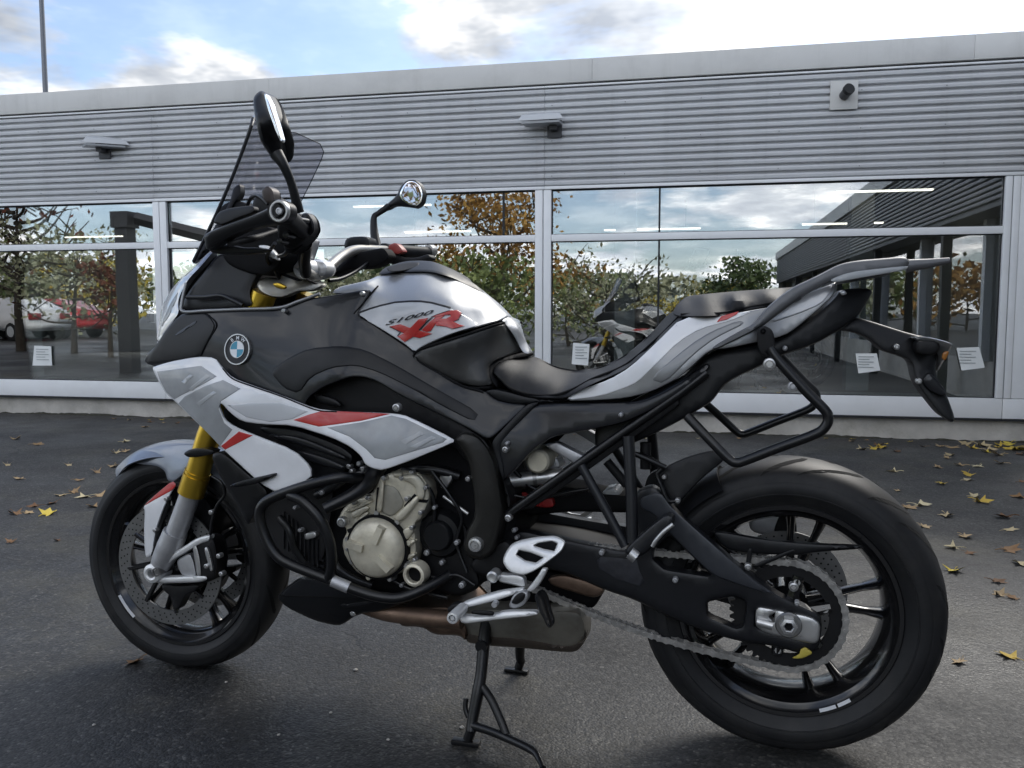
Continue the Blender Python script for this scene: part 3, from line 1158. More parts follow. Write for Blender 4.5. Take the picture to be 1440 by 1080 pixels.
def tube(name, pts, r, mat, parent=None, local=False, sub=6, seg=12, mirror=False, smooth=True):
    """pts: (px, py, v) or, with local=True, bike coordinates"""
    q = [Vector(p) if local else Vector(P(*p)) for p in pts]
    sp = spline(q, sub) if (smooth and len(q) > 2) else q
    if isinstance(r, (list, tuple)):
        n, m = len(sp), len(r)
        rr = []
        for i in range(n):
            t = i / (n - 1) * (m - 1)
            k = min(int(t), m - 2)
            rr.append(r[k] + (r[k + 1] - r[k]) * (t - k))
    else:
        rr = r
    vs, fs = tube_geo(sp, rr, seg)
    o = mesh(name, vs, fs, mat, parent or bike, True, 50)
    if mirror:
        c = o.copy()
        COL.objects.link(c)
        c.scale = (1, -1, 1)
    return o


def lathe(name, ctr, prof, mat, parent=None, seg=64, closed=True, mirror=False, angle=35):
    """profile (v offset, radius) turned about the bike's cross axis through ctr"""
    n = len(prof)
    vs, fs = [], []
    for k in range(seg):
        a = 2 * math.pi * k / seg
        for v, r in prof:
            vs.append((ctr[0] + r * math.cos(a), ctr[1] + v, ctr[2] + r * math.sin(a)))
    for k in range(seg):
        k2 = (k + 1) % seg
        for i in range(n if closed else n - 1):
            j = (i + 1) % n
            fs.append((k * n + i, k * n + j, k2 * n + j, k2 * n + i))
    if not closed:
        fs.append(tuple(k * n for k in range(seg)))
        fs.append(tuple(k * n + n - 1 for k in range(seg))[::-1])
    o = mesh(name, vs, fs, mat, parent or bike, True, angle)
    if mirror:
        c = o.copy()
        COL.objects.link(c)
        c.scale = (1, -1, 1)
    return o


def bolt(px, py, v, r, mat, parent=None, mirror=False, name='bolt'):
    c = P(px, py, v)
    return lathe(name, c, [(-0.006, 0.0004), (-0.006, r * 0.45), (-0.003, r * 0.5), (-0.003, r * 0.55), (-0.006, r * 0.65), (-0.005, r * 0.9), (0.0, r), (0.01, r)], mat, parent, 14, False, mirror)


# ---- materials
K = {}
K['black'] = pbr('satin_black_plastic', (0.0085, 0.009, 0.0105), 0.38, 0, 0.1, 20, bump=0.05, bscale=400, spec=0.32)
K['panel'] = pbr('dark_grey_paint', (0.0125, 0.0133, 0.0158), 0.30, 0.0, 0.08, 9, coat=0.25, rvar=0.02, spec=0.32)
K['matt'] = pbr('matt_black', (0.009, 0.009, 0.010), 0.55, 0, 0.15, 25, spec=0.3)
K['deep'] = pbr('black_inner', (0.004, 0.004, 0.005), 0.7, spec=0.2)
K['silver'] = pbr('silver_paint', (0.40, 0.41, 0.425), 0.36, 0.5, 0.09, 700, coat=0.7)
K['silver2'] = pbr('grey_silver_paint', (0.27, 0.275, 0.28), 0.36, 0.55, 0.04, 30, coat=0.5)
K['white'] = pbr('white_paint', (0.85, 0.86, 0.88), 0.22, 0, 0.02, 6, coat=0.9, dirt=(0.45, 0.44, 0.42), dscale=7, damt=0.18)
K['fender'] = pbr('fender_silver', (0.25, 0.275, 0.32), 0.33, 0.5, 0.06, 700, coat=0.7)
K['rail'] = pbr('rail_grey', (0.13, 0.133, 0.14), 0.42, 0.3, 0.08, 40)
K['grey'] = pbr('grey_decal', (0.33, 0.345, 0.355), 0.3, 0, 0.18, 11, coat=0.5)
K['lightgrey'] = pbr('pale_decal', (0.56, 0.575, 0.595), 0.28, 0, 0.03, 9, coat=0.5)
K['red'] = pbr('red_decal', (0.50, 0.025, 0.022), 0.28, 0, 0.06, 20, coat=0.5)
K['knee'] = pbr('tank_pad_grey', (0.036, 0.036, 0.035), 0.45, 0.2, 0.05, 14, coat=0.15)
K['seat'] = pbr('seat_vinyl', (0.014, 0.0142, 0.0155), 0.55, 0, 0.15, 30, bump=0.12, bscale=420, spec=0.28)
K['rubber'] = pbr('tyre_rubber', (0.016, 0.0165, 0.018), 0.5, 0, 0.25, 12, dirt=(0.045, 0.043, 0.04), dscale=9, damt=0.5, spec=0.3)
K['groove'] = pbr('tread_groove', (0.003, 0.003, 0.003), 0.9)
K['rim'] = pbr('black_rim_paint', (0.007, 0.007, 0.008), 0.2, 0, coat=0.6)
K['frame'] = pbr('frame_bronze_grey', (0.036, 0.035, 0.032), 0.42, 0.5, 0.1, 15)
K['swing'] = pbr('swingarm_black', (0.013, 0.0138, 0.0165), 0.36, 0.0, 0.08, 18, bump=0.05, bscale=300, spec=0.4)
K['engine'] = pbr('champagne_castings', (0.76, 0.71, 0.57), 0.36, 0.3, 0.1, 22, bump=0.12, bscale=220, dirt=(0.22, 0.19, 0.14), dscale=16, damt=0.5)
K['alu'] = pbr('brushed_aluminium', (0.60, 0.60, 0.595), 0.34, 0.8, 0.08, 20, rvar=0.08)
K['white_alu'] = pbr('pale_anodised', (0.84, 0.845, 0.84), 0.34, 0.4, 0.06, 16)
K['grey_cast'] = pbr('grey_casting', (0.52, 0.525, 0.54), 0.45, 0.6, 0.12, 24, bump=0.1, bscale=250)
K['gold'] = pbr('gold_anodised', (0.72, 0.48, 0.06), 0.28, 0.85, 0.05, 20)
K['steel'] = pbr('brake_steel', (0.30, 0.30, 0.30), 0.36, 0.9, 0.1, 30)
K['chain'] = pbr('chain_steel', (0.40, 0.39, 0.375), 0.42, 0.7, 0.3, 60)
K['pipe'] = pbr('heat_browned_steel', (0.22, 0.15, 0.11), 0.45, 0.7, 0.3, 14, dirt=(0.07, 0.045, 0.03), dscale=10, damt=0.7)
K['muff'] = pbr('dull_muffler_steel', (0.40, 0.385, 0.34), 0.42, 0.75, 0.2, 9, dirt=(0.14, 0.105, 0.075), dscale=8, damt=0.55)
K['tubeb'] = pbr('powder_coated_tube', (0.007, 0.0073, 0.0085), 0.30, 0, 0.1, 30, bump=0.06, bscale=300)
K['chrome'] = pbr('mirror_glass', (0.85, 0.87, 0.9), 0.02, 1.0)
K['screen'] = glassy('smoked_screen', (0.77, 0.77, 0.80), 0.0, 0.03, cap=0.22)
K['lens'] = pbr('clear_lens', (0.62, 0.63, 0.65), 0.08, 0.3, coat=1.0)
K['amber'] = pbr('amber_reflector', (0.35, 0.14, 0.03), 0.2)
K['blue'] = pbr('badge_blue', (0.03, 0.28, 0.42), 0.2, coat=0.6)
K['spring'] = pbr('spring_red', (0.45, 0.03, 0.03), 0.35)
K['gum'] = pbr('black_text', (0.008, 0.008, 0.012), 0.4)
K['copper'] = pbr('radiator_fins', (0.02, 0.02, 0.022), 0.5, 0.4)

# =============================== wheels
FCX, FCZ, RCZ = -WB, 0.297, 0.332


def wheel(nm, cx, cz, R, halfw, rimw, parent, grooves, seed):
    """rim is the part, its tyre and spokes hang below it"""
    c = (cx, 0, cz)
    w = rimw
    prof = [(-w, 0.229), (-w - 0.003, 0.226), (-w - 0.002, 0.218), (-w + 0.006, 0.212), (-w + 0.012, 0.203), (-w * 0.45, 0.193), (0, 0.191),
            (w * 0.45, 0.193), (w - 0.012, 0.203), (w - 0.006, 0.212), (w + 0.002, 0.218), (w + 0.003, 0.226), (w, 0.229), (w - 0.01, 0.222), (0, 0.208), (-w + 0.01, 0.222)]
    rim = lathe(nm, c, prof, K['rim'], parent, 96)
    h = halfw
    R0 = 0.2285
    side = [(-w + 0.004, R0 - 0.004), (-w - 0.002, R0 + 0.002), (-h * 0.93, R0 + (R - R0) * 0.18), (-h * 0.975, R0 + (R - R0) * 0.26), (-h * 0.995, R0 + (R - R0) * 0.268), (-h * 0.998, R0 + (R - R0) * 0.285), (-h * 0.985, R0 + (R - R0) * 0.295), (-h, R0 + (R - R0) * 0.36), (-h * 0.985, R0 + (R - R0) * 0.50), (-h * 0.96, R0 + (R - R0) * 0.555), (-h * 0.955, R0 + (R - R0) * 0.56)]
    crown = []
    zs = R0 + (R - R0) * 0.56
    for k in range(1, 12):
        a = math.pi * (k / 12.0)
        x = -math.cos(a) * h * 0.955
        z = zs + (R - zs) * (math.sin(a) ** 0.9)
        crown.append((x, z))
    tp = side + crown + [(-v, r) for v, r in side[::-1]]
    lathe('tyre', c, tp, K['rubber'], rim, 120, True, angle=30)

    def crown_r(v):
        t = min(1, abs(v) / (h * 0.955))
        a = math.acos(t)
        return zs + (R - zs) * (math.sin(a) ** 0.9)
    # tread grooves: thin curved dark cuts lying on the crown
    mb = MB()
    for k in range(grooves):
        for sg in (-1, 1):
            a0 = 2 * math.pi * (k + (0.5 if sg > 0 else 0)) / grooves
            vs, fs = [], []
            m = 9
            lng = 0.42 if k % 2 else 0.30
            for i in range(m + 1):
                t = i / m
                v = sg * h * (0.10 + 0.80 * t)
                an = a0 + lng * (t ** 1.5)
                wd = 0.021 * math.sin(math.pi * min(1, max(0.08, t))) ** 0.5 + 0.002
                for q in (-1, 1):
                    rr = crown_r(v) + 0.0005
                    ang = an + q * wd / R / 2
                    vs.append((c[0] + rr * math.cos(ang), v, c[2] + rr * math.sin(ang)))
            for i in range(m):
                fs.append((2 * i, 2 * i + 1, 2 * i + 3, 2 * i + 2))
            mb.add(vs, fs)
    g = mb.build('tread_grooves', K['groove'], rim)
    g['kind'] = 'stuff'
    # hub
    lathe('hub', c, [(-0.055, 0.012), (-0.055, 0.034), (-0.04, 0.045), (0.04, 0.045), (0.055, 0.034), (0.055, 0.012)], K['rim'], rim, 32)
    # five pairs of thin spokes
    for k in range(10):
        a = 2 * math.pi * (k // 2) / 5 + (0.17 if k % 2 else -0.17) + seed
        a_in = a - (0.12 if k % 2 else -0.12)
        ro, ri = 0.199, 0.035
        po = Vector((c[0] + ro * math.cos(a), 0, c[2] + ro * math.sin(a)))
        pi_ = Vector((c[0] + ri * math.cos(a_in), 0, c[2] + ri * math.sin(a_in)))
        d = (po - pi_).normalized()
        s = Vector((0, 1, 0)).cross(d)
        vs = []
        for t, wy, ws in ((0, 0.03, 0.013), (0.25, 0.024, 0.010), (0.75, 0.018, 0.008), (0.93, 0.024, 0.011), (1.0, 0.032, 0.016)):
            p = pi_.lerp(po, t)
            for i in range(8):
                an = 2 * math.pi * i / 8
                vs.append(p + s * ws * math.cos(an) + Vector((0, 1, 0)) * wy * math.sin(an))
        fs = []
        for j in range(4):
            for i in range(8):
                i2 = (i + 1) % 8
                fs.append((j * 8 + i, j * 8 + i2, (j + 1) * 8 + i2, (j + 1) * 8 + i))
        mesh('spoke', vs, fs, K['rim'], rim, True, 60)
    return rim


def disc(nm, c, r0, r1, v, parent, arms=8):
    d = lathe(nm, (c[0], v, c[2]), [(-0.0025, r0), (-0.0025, r1), (0.0025, r1), (0.0025, r0)], K['steel'], parent, 96)
    mb = MB()
    nh = 44
    for k in range(nh):
        for j, rr in enumerate((r0 + (r1 - r0) * 0.28, r0 + (r1 - r0) * 0.52, r0 + (r1 - r0) * 0.78)):
            a = 2 * math.pi * (k + j * 0.33) / nh
            x, z = c[0] + rr * math.cos(a), c[2] + rr * math.sin(a)
            for s in (-1, 1):
                y = v + s * 0.0028
                mb.add([(x + 0.0023 * math.cos(t), y, z + 0.0023 * math.sin(t)) for t in [i * math.pi / 3 for i in range(6)]], [tuple(range(6))])
    h = mb.build('disc_holes', K['deep'], d)
    h['kind'] = 'stuff'
    m2 = MB()
    for k in range(arms):
        a = 2 * math.pi * k / arms
        m2.tube([(c[0] + 0.05 * math.cos(a), v, c[2] + 0.05 * math.sin(a)), (c[0] + (r0 + 0.006) * math.cos(a + 0.15), v, c[2] + (r0 + 0.006) * math.sin(a + 0.15))], 0.0075, 6)
    m2.tube([(c[0], v - 0.004, c[2]), (c[0], v + 0.004, c[2])], 0.055, 24)
    m2.build('disc_carrier', K['rim'], d, True)
    return d


fw = wheel('front_wheel', FCX, FCZ, 0.297, 0.060, 0.046, bike, 15, 0.35)
rw = wheel('rear_wheel', 0.0, RCZ, 0.318, 0.095, 0.078, bike, 17, 0.12)
for s in (-1, 1):
    disc('front_brake_disc', (FCX, 0, FCZ), 0.122, 0.160, s * 0.074, bike)
disc('rear_brake_disc', (0, 0, RCZ), 0.085, 0.1325, 0.085, bike, 6)
# white print on the rims
for (cx, cz, v, r, a0, a1) in ((0, RCZ, -0.0815, 0.2155, -1.24, -1.08), (0, RCZ, -0.0815, 0.2155, -1.06, -0.93), (FCX, FCZ, -0.0485, 0.215, -2.62, -2.28)):
    vs = []
    n = 8
    for i in range(n + 1):
        a = a0 + (a1 - a0) * i / n
        for rr in (r - 0.0030, r + 0.0030):
            vs.append((cx + rr * math.cos(a), v - (0.004 if rr > r else 0.0), cz + rr * math.sin(a)))
    mesh('rim_print', vs, [(2 * i, 2 * i + 1, 2 * i + 3, 2 * i + 2) for i in range(n)], K['lightgrey'], rw if cx == 0 else fw)

# sprocket and chain
SPV = -0.098
spr = (0.0, SPV, RCZ)
mb = MB()
T = 45
vs, fs = [], []
n = T * 4
for y in (-0.003, 0.003):
    for i in range(n):
        a = 2 * math.pi * i / n
        r = 0.117 if i % 4 in (1, 2) else 0.1085
        vs.append((spr[0] + r * math.cos(a), SPV + y, spr[2] + r * math.sin(a)))
    for i in range(n):
        a = 2 * math.pi * i / n
        vs.append((spr[0] + 0.082 * math.cos(a), SPV + y, spr[2] + 0.082 * math.sin(a)))
for i in range(n):
    j = (i + 1) % n
    fs += [(i, j, n + j, n + i), (2 * n + j, 2 * n + i, 3 * n + i, 3 * n + j), (j, i, 2 * n + i, 2 * n + j), (n + i, n + j, 3 * n + j, 3 * n + i)]
spo = mesh('rear_sprocket', vs, fs, K['matt'], bike)
for k in range(6):
    a = 2 * math.pi * k / 6 + 0.3
    vs, fs = tube_geo([(0.04 * math.cos(a), SPV, RCZ + 0.04 * math.sin(a)), (0.088 * math.cos(a), SPV, RCZ + 0.088 * math.sin(a))], [0.017, 0.012], 8)
    mesh('carrier_arm', vs, fs, K['rim'], spo, True)
    q = (0.076 * math.cos(a), SPV - 0.006, RCZ + 0.076 * math.sin(a))
    lathe('nut', q, [(-0.006, 0.0005), (-0.006, 0.007), (0.004, 0.0075)], K['alu'], spo, 8, False)
# chain path: tangent runs between the sprockets
ex, ez, er = -0.600, 0.405, 0.044
rp = 0.1135
dx, dz = 0 - ex, RCZ - ez
D_ = math.hypot(dx, dz)
phi = math.atan2(dz, dx)
al = math.asin((rp - er) / D_)
path = []
for i in range(40):           # around the rear sprocket
    a = phi + math.pi / 2 + al - (math.pi + 2 * al) * i / 39
    path.append(Vector((rp * math.cos(a), 0, RCZ + rp * math.sin(a))))
for i in range(14):
    a = phi - math.pi / 2 - al - (math.pi - 2 * al) * i / 13
    path.append(Vector((ex + er * math.cos(a), 0, ez + er * math.sin(a))))
# lower run sags
tot = []
m = len(path)
for i in range(m):
    a, b = path[i], path[(i + 1) % m]
    ln = (b - a).length
    k = max(1, int(ln / 0.004))
    low = i == 39
    up = i == m - 1
    for j in range(k):
        t = j / k
        p = a.lerp(b, t)
        if low:
            p.z -= 0.024 * 4 * t * (1 - t)
        if up:
            p.z -= 0.004 * 4 * t * (1 - t)
        tot.append(p)
links = []
acc = 0
last = tot[0]
links.append(last)
for p in tot[1:]:
    if (p - last).length >= 0.01587:
        links.append(p)
        last = p
mb = MB()
for i, a in enumerate(links):
    b = links[(i + 1) % len(links)]
    d = (b - a)
    if d.length > 0.03:
        continue
    d.normalize()
    s = Vector((-d.z, 0, d.x))
    wv = 0.0095 if i % 2 else 0.0068
    for sg in (-1, 1):
        y0 = SPV + sg * wv
        vs = []
        for y in (y0 - 0.0011, y0 + 0.0011):
            for (t, w) in ((-0.0055, 0.0045), (-0.002, 0.0078), (0.005, 0.0058), (0.011, 0.0058), (0.0178, 0.0078), (0.0214, 0.0045)):
                vs.append(a + d * t + s * w + Vector((0, y, 0)))
            for (t, w) in ((0.0214, -0.0045), (0.0178, -0.0078), (0.011, -0.0058), (0.005, -0.0058), (-0.002, -0.0078), (-0.0055, -0.0045)):
                vs.append(a + d * t + s * w + Vector((0, y, 0)))
        fs = [tuple(range(12))[::-1], tuple(range(12, 24))] + [(k, (k + 1) % 12, 12 + (k + 1) % 12, 12 + k) for k in range(12)]
        mb.add(vs, fs)
    mb.tube([a + Vector((0, SPV - 0.0125, 0)), a + Vector((0, SPV + 0.0125, 0))], 0.0038, 8)
ch = mb.build('chain', K['chain'], bike)
ch['kind'] = 'stuff'

# =============================== swingarm and rear end
sw = [(716, 742), (790, 758), (850, 770), (882, 776), (897, 748), (886, 715), (893, 692), (915, 683), (926, 688), (947, 716), (982, 746), (1031, 789),
      (1092, 836), (1148, 860), (1157, 872), (1152, 912), (1128, 920), (1088, 908), (1039, 902), (982, 885), (933, 864), (892, 843), (851, 830), (797, 806), (769, 800), (716, 796)]
plate('swingarm', sw, K['swing'], [(716, 770, -0.11), (880, 730, -0.125), (1000, 800, -0.14), (1150, 880, -0.128), (880, 820, -0.125), (790, 780, -0.115)], th=0.034, R=6, drop=0.010,
      holes=[C('K', [(195, 745), (300, 655), (385, 725), (588, 922), (560, 930), (270, 885), (190, 815)]),
             C('H', [(330, 556), (420, 536), (462, 552), (463, 590), (452, 640), (430, 646), (332, 604)]),
             [(1062, 857), (1090, 862), (1140, 874), (1139, 898), (1120, 897), (1062, 882)]], step=9)
# inner box of the swingarm
plate('swingarm_brace', [(700, 750), (790, 762), (900, 790), (905, 830), (851, 826), (797, 802), (716, 790)], K['matt'], -0.085, th=0.17, R=5, mirror=False)
# lighter grey tone laid over the facet of the arm
plate('swingarm_facet', C('K', [(230, 345), (330, 475), (500, 625), (735, 832), (900, 975), (1030, 1058), (960, 1050), (760, 985), (600, 925), (400, 735), (280, 610), (190, 500), (110, 470), (90, 400)]), pbr('swingarm_facet_grey', (0.045, 0.049, 0.058), 0.34, 0.15, 0.12, 12),
      [(716, 770, -0.11), (880, 730, -0.125), (1000, 800, -0.14), (1150, 880, -0.128), (880, 820, -0.125), (790, 780, -0.115)], th=0.006, R=2.0, off=-0.005, drop=0.003, mirror=False, sm=1)
plate('scuff_patch', C('F', [(680, 590), (700, 575), (840, 590), (855, 640), (870, 680), (850, 695), (760, 668), (690, 625)]), pbr('scuffed_paint', (0.030, 0.031, 0.038), 0.5, 0, 0.35, 60), [(716, 770, -0.11), (880, 730, -0.125), (1000, 800, -0.14), (1150, 880, -0.128), (880, 820, -0.125), (790, 780, -0.115)], th=0.003, R=1.0, off=-0.0018, drop=0.0012, mirror=False, sm=0)
# axle block and nut
blk = plate('axle_block', C('H', [(496, 570), (560, 582), (722, 614), (716, 704), (640, 690), (496, 654)]), K['alu'], -0.138, th=0.03, R=3, holes=[C('L', [(915, 160), (945, 140), (940, 205), (905, 165)])], step=8)
lathe('axle_washer', P(1109, 879, -0.140), [(-0.004, 0.0005), (-0.004, 0.024), (-0.001, 0.0265), (0.004, 0.0265)], K['steel'], blk, 28, False)
lathe('axle_nut', P(1109, 879, -0.145), [(-0.012, 0.009), (-0.014, 0.011), (-0.012, 0.0175), (0.0, 0.0185), (0.006, 0.0185), (0.006, 0.009)], K['alu'], blk, 6, True, angle=20)
lathe('axle_end', P(1109, 879, -0.150), [(-0.004, 0.0005), (-0.005, 0.008), (0.003, 0.009), (0.003, 0.0005)], K['deep'], blk, 12, False)
tube('adjuster', [(1064, 874, -0.142), (1086, 880, -0.142)], 0.009, K['alu'], blk)
plate('adjuster_tab', C('M', [(145, 432), (200, 405), (205, 375), (235, 360), (265, 380), (285, 400), (215, 435)]), pbr('yellow_mark', (0.55, 0.45, 0.08), 0.5), -0.132, th=0.004, R=1.5, step=5, mirror=False)
# chain guard
cg = plate('chain_guard', C('H', [(345, 312), (400, 318), (520, 340), (690, 356), (860, 362), (872, 372), (700, 384), (640, 396), (480, 388), (390, 374)]), K['black'], -0.118, th=0.016, R=3, mirror=False)
plate('guard_strut', C('H', [(470, 372), (488, 372), (480, 430), (462, 432)]), K['black'], -0.122, th=0.006, R=1.5, step=5, mirror=False, parent=cg)
plate('guard_strut', C('H', [(485, 430), (625, 372), (640, 380), (500, 440)]), K['black'], -0.120, th=0.006, R=1.5, step=5, mirror=False, parent=cg)
bolt(1052, 797, -0.128, 0.0075, K['alu'], cg)
bolt(1116, 825, -0.112, 0.0100, K['alu'], cg)
# rear caliper and bracket seen through the wheel
plate('rear_caliper', C('K', [(850, 510), (1050, 480), (1100, 560), (1090, 660), (900, 640), (850, 600)]), K['grey_cast'], 0.10, th=0.05, R=3, mirror=False)
plate('caliper_bracket', C('K', [(1080, 470), (1180, 540), (1180, 700), (1100, 690), (1010, 640)]), K['matt'], 0.09, th=0.03, R=3, mirror=False)
# hugger over the rear tyre
hv = []
hf = []
na, nv = 18, 9
for i in range(na + 1):
    a = math.radians(148 - 30 * i / na)
    for j in range(nv + 1):
        v = -0.108 + 0.216 * j / nv
        e = (abs(v) / 0.108) ** 3
        r = 0.327 - 0.036 * e
        hv.append((r * math.cos(a), v, RCZ + r * math.sin(a)))
for i in range(na):
    for j in range(nv):
        a = i * (nv + 1) + j
        hf.append((a, a + 1, a + nv + 2, a + nv + 1))
hg = mesh('rear_hugger', hv, hf, K['black'], bike, True, 60)
md = hg.modifiers.new('thick', 'SOLIDIFY')
md.thickness = 0.004
plate('hugger_side', C('K', [(225, 225), (290, 170), (420, 110), (600, 62), (660, 90), (690, 130), (520, 262), (400, 392), (345, 440), (290, 405), (240, 300)]), K['black'],
      [(930, 665, -0.105), (1010, 640, -0.10), (950, 700, -0.112)], th=0.006, R=3, mirror=False)
tube('brake_hose', C('K', [(60, 85, -0.10), (150, 110, -0.115), (250, 175, -0.12), (215, 230, -0.122), (240, 300, -0.124), (290, 410, -0.126), (350, 415, -0.122)]), 0.0045, K['tubeb'])
bolt(934, 671, -0.122, 0.005, K['alu'])
bolt(953, 704, -0.124, 0.006, K['alu'])

# =============================== frame, engine
core = plate('engine_block', [(405, 640), (520, 600), (640, 610), (700, 640), (730, 720), (720, 800), (640, 838), (560, 836), (470, 820), (420, 770)], K['deep'], -0.13, th=0.26, R=6, mirror=False, step=16)
plate('airbox_core', [(300, 470), (420, 440), (560, 450), (690, 560), (700, 640), (640, 640), (520, 620), (420, 610), (330, 560)], K['deep'], -0.125, th=0.25, R=6, mirror=False, step=18)
plate('radiator', [(305, 560), (400, 600), (470, 640), (470, 700), (455, 800), (400, 800), (372, 740), (340, 660)], K['copper'], -0.155, th=0.31, R=5, mirror=False, step=14)
plate('oil_cooler', C('D', [(150, 470), (250, 460), (345, 540), (345, 650), (250, 640), (150, 590)]), K['matt'], -0.14, th=0.28, R=4, mirror=False)
for k in range(5):
    tube('cooler_fin', C('D', [(240 + 8 * k, 520 + 22 * k, -0.150), (330, 545 + 24 * k, -0.150)]), 0.004, K['panel'], smooth=False, seg=6)
plate('horn', C('D', [(248, 485), (295, 475), (300, 500), (255, 512)]), K['alu'], -0.17, th=0.02, R=2, step=5, mirror=False)

eng = plate('crankcase', C('D', [(400, 392), (440, 350), (520, 330), (545, 262), (600, 240), (690, 236), (745, 285), (752, 345), (720, 425), (690, 445), (700, 540), (690, 610), (640, 642), (560, 668), (470, 650), (415, 580), (400, 520), (425, 470), (385, 430)]),
            K['engine'], [(526, 770, -0.19), (560, 690, -0.20), (600, 680, -0.185), (480, 720, -0.18), (585, 790, -0.18), (500, 800, -0.18)], th=0.10, R=4, drop=0.009, mirror=True, flat_back=True, sm=1, step=8)
CP = field([(526, 770, -0.19), (560, 690, -0.20), (600, 680, -0.185), (480, 720, -0.18), (585, 790, -0.18), (500, 800, -0.18)])
plate('crankcase_recess_shade', C('D', [(562, 285), (620, 300), (655, 370), (600, 420), (556, 400), (552, 330)]), pbr('casting_recess_shade', (0.40, 0.38, 0.32), 0.5, 0.3, 0.15, 30, bump=0.15, bscale=200), CP, th=0.004, R=3, off=-0.003, mirror=False, parent=eng, sm=1)  # recess shade put into a darker champagne plate
for q in ([(535, 400), (552, 280), (572, 262), (562, 400)], [(600, 425), (668, 360), (700, 330), (715, 345), (640, 440)], [(640, 250), (700, 245), (735, 290), (730, 350), (700, 345), (690, 290), (640, 270)], [(430, 400), (500, 370), (515, 385), (445, 430)], [(640, 470), (680, 450), (690, 480), (650, 520)], [(410, 400), (430, 385), (520, 345), (528, 356), (440, 398)], [(448, 440), (500, 392), (512, 402), (470, 445)], [(655, 520), (690, 505), (695, 520), (660, 545)], [(655, 570), (692, 560), (694, 575), (655, 595)], [(600, 243), (640, 238), (645, 262), (610, 262)]):
    plate('casting_rib', C('D', q), K['engine'], CP, th=0.016, R=3, drop=0.008, off=-0.012, mirror=False, parent=eng, step=7)
# round alternator cover with three raised bars
ac = P(526.5, 772, -0.215)
cov = lathe('alternator_cover', ac, [(-0.014, 0.0006), (-0.014, 0.030), (-0.012, 0.040), (-0.008, 0.058), (0.0, 0.0655), (0.01, 0.0685), (0.03, 0.0695), (0.045, 0.073)], K['engine'], eng, 56, False)
lathe('cover_gap_shade', (ac[0], ac[1] + 0.012, ac[2]), [(0.0, 0.068), (0.0, 0.0745), (0.02, 0.0745), (0.02, 0.068)], K['deep'], cov, 48)  # black ring paints the shade round the cover
for a in (1.15, 2.95, -0.75):
    c0 = (ac[0] + 0.020 * math.cos(a), ac[1] - 0.014, ac[2] + 0.020 * math.sin(a))
    c1 = (ac[0] + 0.060 * math.cos(a), ac[1] - 0.009, ac[2] + 0.060 * math.sin(a))
    sx, sz = -math.sin(a) * 0.0075, math.cos(a) * 0.0075
    vs = []
    for c_, h in ((c0, 0.010), (c1, 0.013)):
        vs += [(c_[0] - sx * 1.4, c_[1] + 0.006, c_[2] - sz * 1.4), (c_[0] - sx, c_[1] - h, c_[2] - sz), (c_[0] + sx, c_[1] - h, c_[2] + sz), (c_[0] + sx * 1.4, c_[1] + 0.006, c_[2] + sz * 1.4)]
    mesh('cover_bar', vs, [(0, 1, 5, 4), (1, 2, 6, 5), (2, 3, 7, 6), (0, 3, 2, 1), (4, 5, 6, 7)], K['engine'], cov)
for k in range(9):
    a = 2 * math.pi * k / 9 + 0.2
    lathe('cover_bolt', (ac[0] + 0.077 * math.cos(a), ac[1] + 0.022, ac[2] + 0.077 * math.sin(a)), [(-0.007, 0.0004), (-0.007, 0.0055), (-0.002, 0.0065), (0.02, 0.0085)], K['alu'] if k % 3 else K['engine'], cov, 10, False)
for q_ in ((570, 262), (660, 345), (735, 300), (715, 400), (505, 340), (680, 460), (690, 590), (425, 545), (640, 262), (450, 360)):
    p_ = C('D', [q_])[0]
    bolt(p_[0], p_[1], float(CP(np.array([p_]))[0]) - 0.008, 0.0055, K['alu'], eng)
for q_ in ([(560, 420), (548, 400), (552, 300), (540, 300), (532, 400)], [(648, 372), (690, 325), (700, 335), (652, 392)], [(420, 468), (470, 448), (505, 430), (505, 440), (425, 482)], [(700, 345), (745, 350), (738, 362), (702, 358)]):
    plate('casting_gap_shade', C('D', q_), K['deep'], CP, th=0.004, R=1.2, off=-0.0022, drop=0.001, mirror=False, parent=eng, step=7, sm=0)  # black strips paint the shade between the castings
bolt(481, 734, -0.205, 0.012, K['alu'], eng)
# sight glass ring
rg = P(584.5, 807, -0.195)
sg = lathe('oil_sight_ring', rg, [(-0.012, 0.0175), (-0.014, 0.020), (-0.012, 0.0255), (0.0, 0.0275), (0.02, 0.0275), (0.02, 0.0175)], K['engine'], eng, 32)
lathe('oil_sight_glass', rg, [(0.002, 0.0004), (0.002, 0.018), (0.006, 0.018)], K['deep'], sg, 24, False)
# right-hand dark covers
cl = P(618, 752, -0.15)
scv = lathe('sprocket_cover', cl, [(-0.02, 0.0006), (-0.02, 0.03), (-0.016, 0.034), (-0.006, 0.036), (-0.004, 0.048), (0.01, 0.056), (0.04, 0.06)], K['black'], bike, 36, False)
plate('gearbox_cover', C('D', [(720, 440), (800, 380), (900, 440), (930, 600), (960, 700), (860, 740), (740, 690), (700, 600)]), K['matt'], -0.14, th=0.05, R=6, mirror=False)
plate('gearbox_rib', C('D', [(755, 430), (870, 470), (890, 500), (840, 545), (740, 510)]), K['black'], -0.148, th=0.03, R=4, mirror=False)
